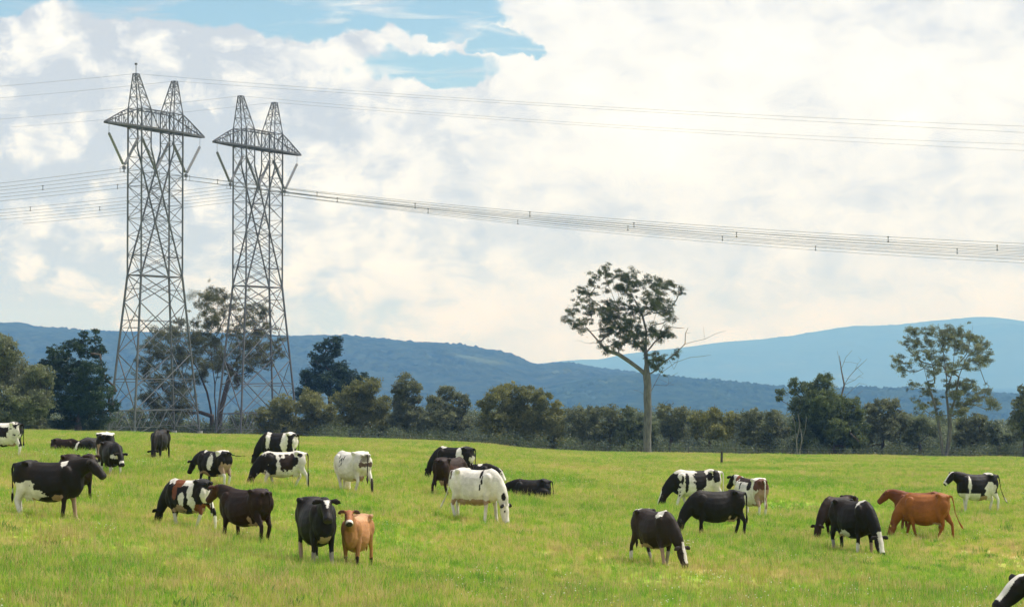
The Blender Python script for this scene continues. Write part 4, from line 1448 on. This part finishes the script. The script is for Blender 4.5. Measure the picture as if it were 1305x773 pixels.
def paint(me, fr, base, patches, legs, head, seed, muzzle=None, belly=None, top=None, tailc=None, udder=True, auto=None):
    n = len(me.vertices)
    P = np.empty(n * 3, np.float32); me.vertices.foreach_get('co', P); P = P.reshape(-1, 3)
    nz = fbm3(P, 3.2, seed) * .75 + fbm3(P, 9.0, seed + 9) * .35
    col = np.tile(np.array(base, float), (n, 1))
    x_, y_, z_ = P[:, 0], P[:, 1], P[:, 2] - fr['dz']
    D = P - np.array(fr['poll'])
    ht = D @ np.array(fr['ax']); hs_ = D @ np.array(fr['side']); hu = D @ np.array(fr['up'])
    rad = np.sqrt(hs_ ** 2 + hu ** 2)
    is_head = (ht > -.09) & (ht < .60) & (np.abs(hs_) < .30) & (np.abs(hu) < .20)
    body = ~is_head
    if auto is not None:       # random white/black map
        other, thr = auto
        q = fbm3(P * np.array([1, .55, .8]), 1.7, seed + 50)
        # soften: base where q<thr
        mk = body & (q > thr)
        col[mk] = other
    if top:
        col[body & (z_ > top[0] + .05 * nz)] = top[1]
    if belly:
        col[body & (z_ < belly[0] + .10 * nz) & (x_ > belly[2]) & (x_ < belly[3]) & (z_ > .48)] = belly[1]
    for side_, cx, cz, rx, rz, c_ in patches:
        d = ((x_ - cx) / rx) ** 2 + ((z_ - cz) / rz) ** 2 + nz * 1.25
        mk = body & (d < 1)
        if side_ == 'l': mk &= y_ > -.02
        if side_ == 'r': mk &= y_ < .02
        if side_ == 'c': mk &= np.abs(y_ + .03 * nz) < .10
        col[mk] = c_
    if udder:
        mk = body & (np.abs(y_) < .12) & (x_ > -.62) & (x_ < -.24) & (z_ < .66) & (z_ > .4)
        col[mk] = PINK
    for key, (c_, zt) in legs.items():
        fx = x_ > 0 if key[0] == 'f' else x_ < -.35
        sy = y_ > .02 if key[1] == 'l' else y_ < -.02
        mk = body & fx & sy & (z_ < zt + .06 * nz) & (z_ < .75) & (np.abs(y_) < .32)
        col[mk] = c_
    tl = (x_ < -.87) & (z_ < 1.3)
    if tailc:
        col[(x_ < -.86)] = tailc
    # head
    hd = head or {}
    col[is_head] = hd.get('base', base)
    # neck blending follows base
    if 'neck' in hd:
        nk = body & (x_ > .62 + .05 * nz)
        col[nk] = hd['neck']
    if hd.get('blaze'):
        wb = hd.get('bw', .045)
        mk = is_head & (np.abs(hs_) < wb + .02 * nz) & (hu > .01) & (ht < .42)
        col[mk] = WHT
    if hd.get('star'):
        mk = is_head & (np.abs(hs_) < .05 - .16 * (ht - .05) + .03 * nz) & (hu > .02) & (ht > .04) & (ht < .26)
        col[mk] = WHT
    if hd.get('band'):
        mk = is_head & (ht > .33) & (ht < .42)
        col[mk] = WHT
    if hd.get('face'):
        mk = is_head & (ht > .10 + .04 * nz) & (hu > -.06) & (np.abs(hs_) < .11)
        col[mk] = hd['face']
    if muzzle:
        col[is_head & (ht > .43)] = muzzle
    col[is_head & (ht > .50)] = (.03, .025, .025)
    # eyes and ears
    ear = is_head & (np.abs(hs_) > .12) & (ht < .16)
    col[ear] = hd.get('ear', hd.get('base', base))
    ey = is_head & (np.abs(ht - .175) < .028) & (np.abs(hu - .03) < .028) & (np.abs(hs_) > .075)
    col[ey] = (.004, .004, .004)
    # hooves
    if not fr['dz']:
        col[z_ < .055] = (.03, .027, .025)
    a = me.attributes.new('coat', 'FLOAT_COLOR', 'POINT')
    a.data.foreach_set('color', np.concatenate([col, np.ones((n, 1))], 1).astype(np.float32).ravel())
    me.materials.clear(); me.materials.append(M_COW)


W4 = dict(fl=(WHT, .5), fr=(WHT, .5), hl=(WHT, .5), hr=(WHT, .5))
ND = {}
COWS = [
 # label, bbox, heading, pose, kw
 dict(lb='large black cow with white belly and hind leg, standing in profile facing right', bb=(14, 578, 136, 662), th=-6, po='level', base=BLK,
      pt=[('r', -.50, .74, .30, .20, WHT), ('r', -.25, .64, .35, .13, WHT), ('b', .42, 1.42, .07, .16, WHT), ('r', .3, .6, .14, .1, PINK)],
      lg=dict(hr=(WHT, .9), hl=(WHT, .6), fl=(PINK, .6)), hd={}, bd=1.05, vx=.021, hy=-4),
 dict(lb='dark cow almost hidden behind the chest of the large black cow', bb=(74, 573, 128, 639), th=-48, po='level', base=DBR, pt=[], lg={}, hd={}),
 dict(lb='black and white cow cut off by the left edge of the view', bb=(-38, 534, 31, 583), th=180, po='graze', base=BLK,
      pt=[('l', -.5, .9, .20, .42, WHT), ('b', -.2, 1.35, .45, .12, WHT), ('l', -.15, .7, .3, .15, WHT), ('l', -.72, .8, .1, .4, WHT)], lg=W4, hd={}),
 dict(lb='dark brown cow lying in the grass with its white-nosed head low to the right', bb=(68, 555, 104, 579), th=-12, po='low', lie=1, base=DBR, pt=[], lg={}, hd=dict(band=1), mz=WHT),
 dict(lb='resting black cow with a white topped head, lying left of the white-backed cow', bb=(97, 553, 140, 581), th=222, po='low', lie=1, base=BLK, pt=[], lg={}, hd=dict(blaze=1, bw=.07)),
 dict(lb='cow seen from behind with a white back, partly behind the white-banded dark cow', bb=(121, 546, 149, 604), th=97, po='graze', base=BLK,
      pt=[('b', 0, 1.42, .9, .10, WHT), ('b', -.80, .80, .05, .28, PINK), ('l', -.2, .9, .16, .4, WHT)], lg=W4, hd={}),
 dict(lb='dark cow with a white band round its nose, head lowered towards the right', bb=(126, 558, 163, 609), th=-58, po='low', base=BLK,
      pt=[('b', .78, .9, .2, .08, WHT)], lg=W4, hd=dict(band=1)),
 dict(lb='small black cow grazing head-on in front of the first pylon', bb=(190, 544, 215, 587), th=262, po='grazeclose', base=BLK, pt=[], lg={}, hd={}),
 dict(lb='black and white cow swinging its tail straight out, behind the red-shouldered cow', bb=(238, 569, 314, 622), th=150, po='low', base=BLK, tail='out0',
      pt=[('l', -.10, 1.0, .13, .32, WHT), ('b', .40, 1.40, .10, .10, WHT), ('b', -.45, 1.38, .16, .16, WHT), ('b', -.05, 1.42, .12, .06, WHT), ('l', .25, .62, .22, .12, PINK), ('b', -.72, .75, .16, .25, PINK), ('l', -.38, .75, .10, .12, BLK)],
      lg=dict(hl=(WHT, .6), hr=(WHT, .5), fl=(BLK, .5)), hd={}),
 dict(lb='mostly white patched cow grazing left in profile, front one of two by the rear pylon', bb=(312, 570, 394, 623), th=182, po='graze', base=WHT,
      pt=[('l', -.12, 1.05, .27, .36, DBR), ('l', .55, 1.12, .30, .22, BLK), ('l', .42, .85, .16, .28, BLK), ('l', -.42, 1.02, .10, .16, BLK), ('l', -.58, 1.28, .08, .06, BLK), ('b', .9, .95, .35, .4, BLK), ('r', .3, 1, .5, .4, BLK)],
      lg=dict(fl=(WHT, .6), fr=(WHT, .6), hl=(WHT, .8), hr=(WHT, .8)), hd=dict(base=BLK), tc=BLK),
 dict(lb='black and white banded cow grazing at the foot of the rear pylon, farther of two', bb=(319, 547, 381, 597), th=176, po='graze', base=BLK,
      pt=[('b', .42, 1.15, .11, .5, WHT), ('b', -.33, 1.1, .15, .5, WHT), ('b', -.42, 1.38, .28, .08, WHT), ('b', -.78, .95, .08, .3, WHT)], lg=W4, hd={}),
 dict(lb='black and white cow with a red-brown shoulder, grazing beside the dark brown cow', bb=(194, 604, 276, 674), th=160, po='graze', base=BLK, vx=.021,
      pt=[('b', .15, 1.38, .55, .16, WHT), ('l', .30, 1.18, .10, .30, RBR), ('b', .16, 1.30, .12, .13, RBR), ('l', -.28, 1.15, .10, .28, WHT), ('l', .0, .85, .10, .20, WHT), ('l', -.35, .75, .14, .22, WHT), ('l', .15, .62, .28, .12, PINK), ('b', -.55, .62, .2, .14, RBR), ('b', -.80, .9, .1, .25, WHT)],
      lg=dict(hl=(WHT, .5), hr=(WHT, .45), fl=(WHT, .5), fr=(WHT, .4)), hd=dict(base=BLK)),
 dict(lb='very dark brown cow turned away to the left, nose behind the patched cow', bb=(262, 611, 349, 693), th=146, po='level', base=DBR, vx=.021, bd=1.05,
      pt=[('l', -.36, .66, .05, .08, PINK)], lg={}, hd=dict(base=(.05, .02, .014))),
 dict(lb='black cow facing the viewer with a small white star on its forehead', bb=(376, 626, 434, 723), th=-72, po='level', base=BLK, vx=.020, bd=1.08, hy=0,
      pt=[('c', .60, .62, .30, .10, PINK)], lg=dict(fl=(GREY, .38), fr=(GREY, .36), hl=(WHT, .2), hr=(PINK, .5)), hd=dict(star=1), yaw=-6),
 dict(lb='tan-brown cow looking straight at the viewer beside the white-starred black cow', bb=(432, 643, 476, 725), th=259, po='up', base=JER, vx=.019, bd=.96,
      pt=[('b', -.2, 1.38, .7, .12, (.46, .27, .15))], lg=dict(fl=(DBR, .42), fr=(DBR, .42), hl=(DBR, .3), hr=(DBR, .3)),
      hd=dict(base=(.30, .12, .05), ear=(.12, .06, .035)), yaw=8, hy=6, mz=(.7, .66, .6), tagc=1),
 dict(lb='white cow flecked with dark spots, turned away in mid paddock', bb=(422, 570, 479, 631), th=126, po='graze', yaw=-45, base=WHT,
      pt=[('l', .15, 1.15, .035, .06, BLK), ('l', .24, 1.10, .03, .05, BLK), ('l', .05, 1.2, .03, .07, BLK), ('l', .1, 1.02, .03, .05, BLK), ('l', .32, 1.22, .025, .05, BLK), ('l', .2, .95, .02, .04, BLK), ('b', -.82, 1.2, .035, .10, GREY), ('b', -.80, .95, .03, .12, (.12, .08, .07))],
      lg=dict(hr=(GREY, .5)), hd=dict(base=WHT), tc=(.05, .04, .04)),
 dict(lb='black cow with a slanting white flank stripe, grazing left behind the brown cow', bb=(539, 565, 607, 615), th=168, po='graze', base=BLK,
      pt=[('b', .42, 1.42, .16, .09, WHT), ('l', -.28, 1.12, .11, .25, WHT), ('l', -.38, .85, .12, .25, WHT), ('b', -.40, 1.43, .08, .05, WHT), ('b', -.8, .85, .08, .2, WHT)], lg=W4, hd={}),
 dict(lb='dark brown cow standing behind the rump of the white cow', bb=(549, 578, 607, 635), th=48, po='graze', base=DBR, pt=[('b', -.2, .95, .3, .2, (.055, .027, .02))], lg={}, hd={}),
 dict(lb='white cow with a thin black shoulder streak, grazing to the right', bb=(562, 591, 651, 666), th=-22, po='grazeclose', base=(.66, .64, .60), vx=.020, bd=.98, tail='kick', walk=0,
      pt=[('r', .30, 1.30, .035, .16, BLK), ('r', .36, 1.12, .035, .12, BLK), ('r', .32, .98, .03, .08, BLK), ('b', -.74, 1.25, .06, .12, (.10, .07, .06)), ('b', -.1, .58, .6, .08, PINK), ('b', 1.0, .72, .05, .1, BLK)],
      lg={}, hd=dict(base=(.68, .66, .62), ear=BLK)),
 dict(lb='black cow with a white face resting behind the white cow', bb=(582, 586, 645, 618), th=-8, po='low', lie=1, base=BLK, pt=[('b', .25, 1.4, .1, .1, WHT)], lg={}, hd=dict(face=WHT, blaze=1)),
 dict(lb='all black cow lying down to the right of the white cow', bb=(634, 606, 706, 638), th=180, po='low', lie=1, base=BLK, pt=[], lg={}, hd={}),
 dict(lb='white-shouldered black and white cow grazing left, behind the all black grazing cow', bb=(836, 594, 924, 650), th=184, po='graze', base=WHT,
      pt=[('l', -.08, 1.10, .20, .40, BLK), ('l', .36, 1.02, .07, .28, BLK), ('l', .50, 1.1, .05, .2, BLK), ('b', .92, .92, .34, .42, BLK), ('l', -.40, 1.18, .10, .14, BLK), ('b', -.62, 1.22, .12, .22, BLK), ('r', .1, 1, .6, .4, BLK)],
      lg={}, hd=dict(base=BLK, blaze=1)),
 dict(lb='all black cow grazing leftwards in full profile', bb=(858, 619, 953, 684), th=181, po='graze', base=BLK, vx=.021, bd=1.04, pt=[('l', -.35, .64, .06, .05, PINK)], lg={}, hd={}),
 dict(lb='dark cow with white shoulder patch and blaze, grazing nearest the viewer right of centre', bb=(805, 642, 877, 722), th=-48, po='graze', base=(.022, .016, .015), vx=.020, bd=1.05,
      pt=[('r', .42, 1.32, .14, .10, WHT), ('b', .45, 1.44, .14, .06, WHT), ('b', -.55, 1.43, .10, .05, WHT), ('r', -.1, .54, .22, .07, PINK)], lg=dict(fl=(GREY, .45), fr=(PINK, .5), hl=(GREY, .4), hr=(WHT, .4)), hd=dict(blaze=1, bw=.05), yaw=8),
 dict(lb='brown and white cow walking away, head raised, beside the all black grazing cow', bb=(926, 601, 980, 662), th=132, po='level', base=WHT,
      pt=[('l', .10, 1.35, .38, .10, DBR), ('b', .62, 1.3, .08, .2, RBR), ('l', -.30, 1.18, .14, .18, BLK), ('b', -.72, 1.22, .13, .25, (.10, .045, .03)), ('l', .28, 1.15, .06, .12, BLK), ('b', -.74, .75, .14, .3, PINK)], lg={}, hd=dict(base=BLK)),
 dict(lb='blackish brown cow grazing left, partly behind the white-marked black cow', bb=(1037, 626, 1094, 690), th=212, po='graze', base=DBR, pt=[], lg=dict(fl=(PINK, .3)), hd={}),
 dict(lb='black cow with two white marks across its shoulders, grazing to the right', bb=(1060, 630, 1128, 708), th=-50, po='graze', base=BLK, vx=.021, bd=1.04,
      pt=[('b', .40, 1.36, .06, .14, WHT), ('b', .46, 1.42, .10, .06, WHT), ('b', -.1, .60, .3, .09, WHT)], lg=dict(fl=(PINK, .4), fr=(WHT, .38), hr=(GREY, .4)), hd=dict(blaze=1, bw=.07)),
 dict(lb='red-brown cow with raised head showing behind the red-brown grazing cow', bb=(1118, 619, 1208, 681), th=176, po='level', base=RBR, pt=[], lg={}, hd={}),
 dict(lb='red-brown cow grazing and stepping left, in front of another of its colour', bb=(1132, 623, 1226, 688), th=168, po='graze', base=RED, vx=.020, walk=2, tail='kick', bd=1.02,
      pt=[], lg={}, hd=dict(base=(.22, .08, .03)), tagc=1),
 dict(lb='black and white cow standing at far right with its head held level', bb=(1202, 597, 1284, 654), th=183, po='level', base=BLK, tail='kick',
      pt=[('l', -.40, .88, .22, .22, WHT), ('b', -.48, 1.42, .16, .08, WHT), ('l', .42, .98, .06, .3, WHT), ('l', .0, .55, .6, .10, PINK)], lg=dict(fl=(WHT, .75), fr=(WHT, .7), hl=(WHT, .8), hr=(WHT, .8)), hd=dict(blaze=1, face=None), mz=WHT),
 dict(lb='black cow with white forehead in the bottom right corner, mostly out of view', bb=(1257, 721, 1495, 874), th=196, po='level', base=BLK, vx=.017, pt=[], lg={}, hd=dict(blaze=1, bw=.06)),
]


def fit_cow(me, bb, th):
    best = None
    q = math.radians(th)
    sgn = 1 if math.cos(q) * math.sin(q) >= 0 else -1     # turn towards straight away / straight to the viewer
    if abs(math.cos(q)) < .35: return fit_one(me, bb, th) + (th,)
    for dlt in (0, 3, 6, 9):
        r_ = fit_one(me, bb, th + sgn * dlt)
        e = abs((r_[2][1] - r_[2][0]) - (bb[2] - bb[0]))
        if best is None or e < best[0]: best = (e, r_ + (th + sgn * dlt,))
        if r_[2][1] - r_[2][0] <= bb[2] - bb[0]: break
    return best[1]


def fit_one(me, bb, th):
    n = len(me.vertices)
    P = np.empty(n * 3, np.float32); me.vertices.foreach_get('co', P); P = P.reshape(-1, 3).astype(float)
    a = R(th)
    P = P[::5]
    Q = np.stack([P[:, 0] * math.cos(a) - P[:, 1] * math.sin(a), P[:, 0] * math.sin(a) + P[:, 1] * math.cos(a), P[:, 2]], 1)
    sc = 1.0
    pc, py = (bb[0] + bb[2]) / 2, bb[3]
    f, u = np.array(FWD), np.array(UPV)
    for _ in range(14):
        g = on_ground(pc, py)
        Wp = Q * sc + np.array(g)
        dpt = Wp @ f
        X_ = W0 / 2 + F0 * Wp[:, 0] / dpt
        Y_ = H0 / 2 - F0 * (Wp @ u) / dpt
        x0, x1, y0, y1 = X_.min(), X_.max(), Y_.min(), Y_.max()
        pc += ((bb[0] + bb[2]) - (x0 + x1)) / 2
        py += bb[3] - y1
        sc *= ((bb[3] - bb[1]) / (y1 - y0)) ** .7
    return g, sc, (x0, x1, y0, y1)


for i, c_ in enumerate(COWS):
    tail = c_.get('tail', 'down')
    if tail == 'out0': tail = 'out'
    lie = c_.get('lie', 0)
    me, fr_ = cow_body(c_['po'], c_.get('yaw', 0), c_.get('walk', (0, 1, 0, 2)[i % 4] if c_['po'] == 'graze' else 0), lie, tail, c_.get('bd', 1.0) * .94, c_.get('vx', .024), headyaw=c_.get('hy', 0))
    me.name = 'cow'
    paint(me, fr_, c_['base'], c_['pt'], c_['lg'], {k_: v_ for k_, v_ in c_['hd'].items() if v_ is not None}, i + 3, muzzle=c_.get('mz'), tailc=c_.get('tc'),
          udder=(c_['base'] != JER))
    g, sc, bbx, th_ = fit_cow(me, c_['bb'], c_['th'])
    lx = 1.0
    if abs(math.cos(R(th_))) > .35:        # longer and shorter bodied animals
        lx = min(1.04, max(.84, 1 + ((c_['bb'][2] - c_['bb'][0]) / (bbx[1] - bbx[0]) - 1) / abs(math.cos(R(th_)))))
        for v_ in me.vertices: v_.co.x *= lx
        g, sc, bbx = fit_one(me, c_['bb'], th_)
    o = bpy.data.objects.new('cow', me); COL.objects.link(o)
    o.location = (g.x, g.y, g.z - .085)
    o.rotation_euler = (0, 0, R(th_)); o.scale = (sc, sc, sc)
    tag(o, c_['lb'], 'cow', 'cattle grazing in the paddock')
    if c_.get('tagc'):
        tm = MB()
        pp = Vector((fr_['poll'].x * lx, fr_['poll'].y, fr_['poll'].z)) + fr_['ax'] * .09 + fr_['side'] * (.17 if i != 14 else -.17) - Vector((0, 0, .03))
        tm.box(pp, .012, .03, .035)
        tm.build('ear_tag', M_TAG, o)
    print('COW %2d th %d>%d scale %.2f D %.0f want %s got %s' % (i, c_['th'], th_, sc, g.y, c_['bb'], tuple(int(v) for v in bbx)))

# ------------------------------------------------------------------ render settings
SC.render.engine = 'CYCLES'
SC.cycles.use_denoising = True
SC.cycles.max_bounces = 6
SC.cycles.diffuse_bounces = 3
SC.cycles.glossy_bounces = 2
SC.cycles.transmission_bounces = 3
SC.cycles.transparent_max_bounces = 6
SC.cycles.volume_bounces = 0
SC.cycles.caustics_reflective = False
SC.cycles.caustics_refractive = False
SC.cycles.use_adaptive_sampling = True
SC.cycles.adaptive_threshold = .02
SC.view_settings.view_transform = 'Standard'
SC.view_settings.look = 'None'
SC.view_settings.exposure = .18
SC.view_settings.gamma = 1
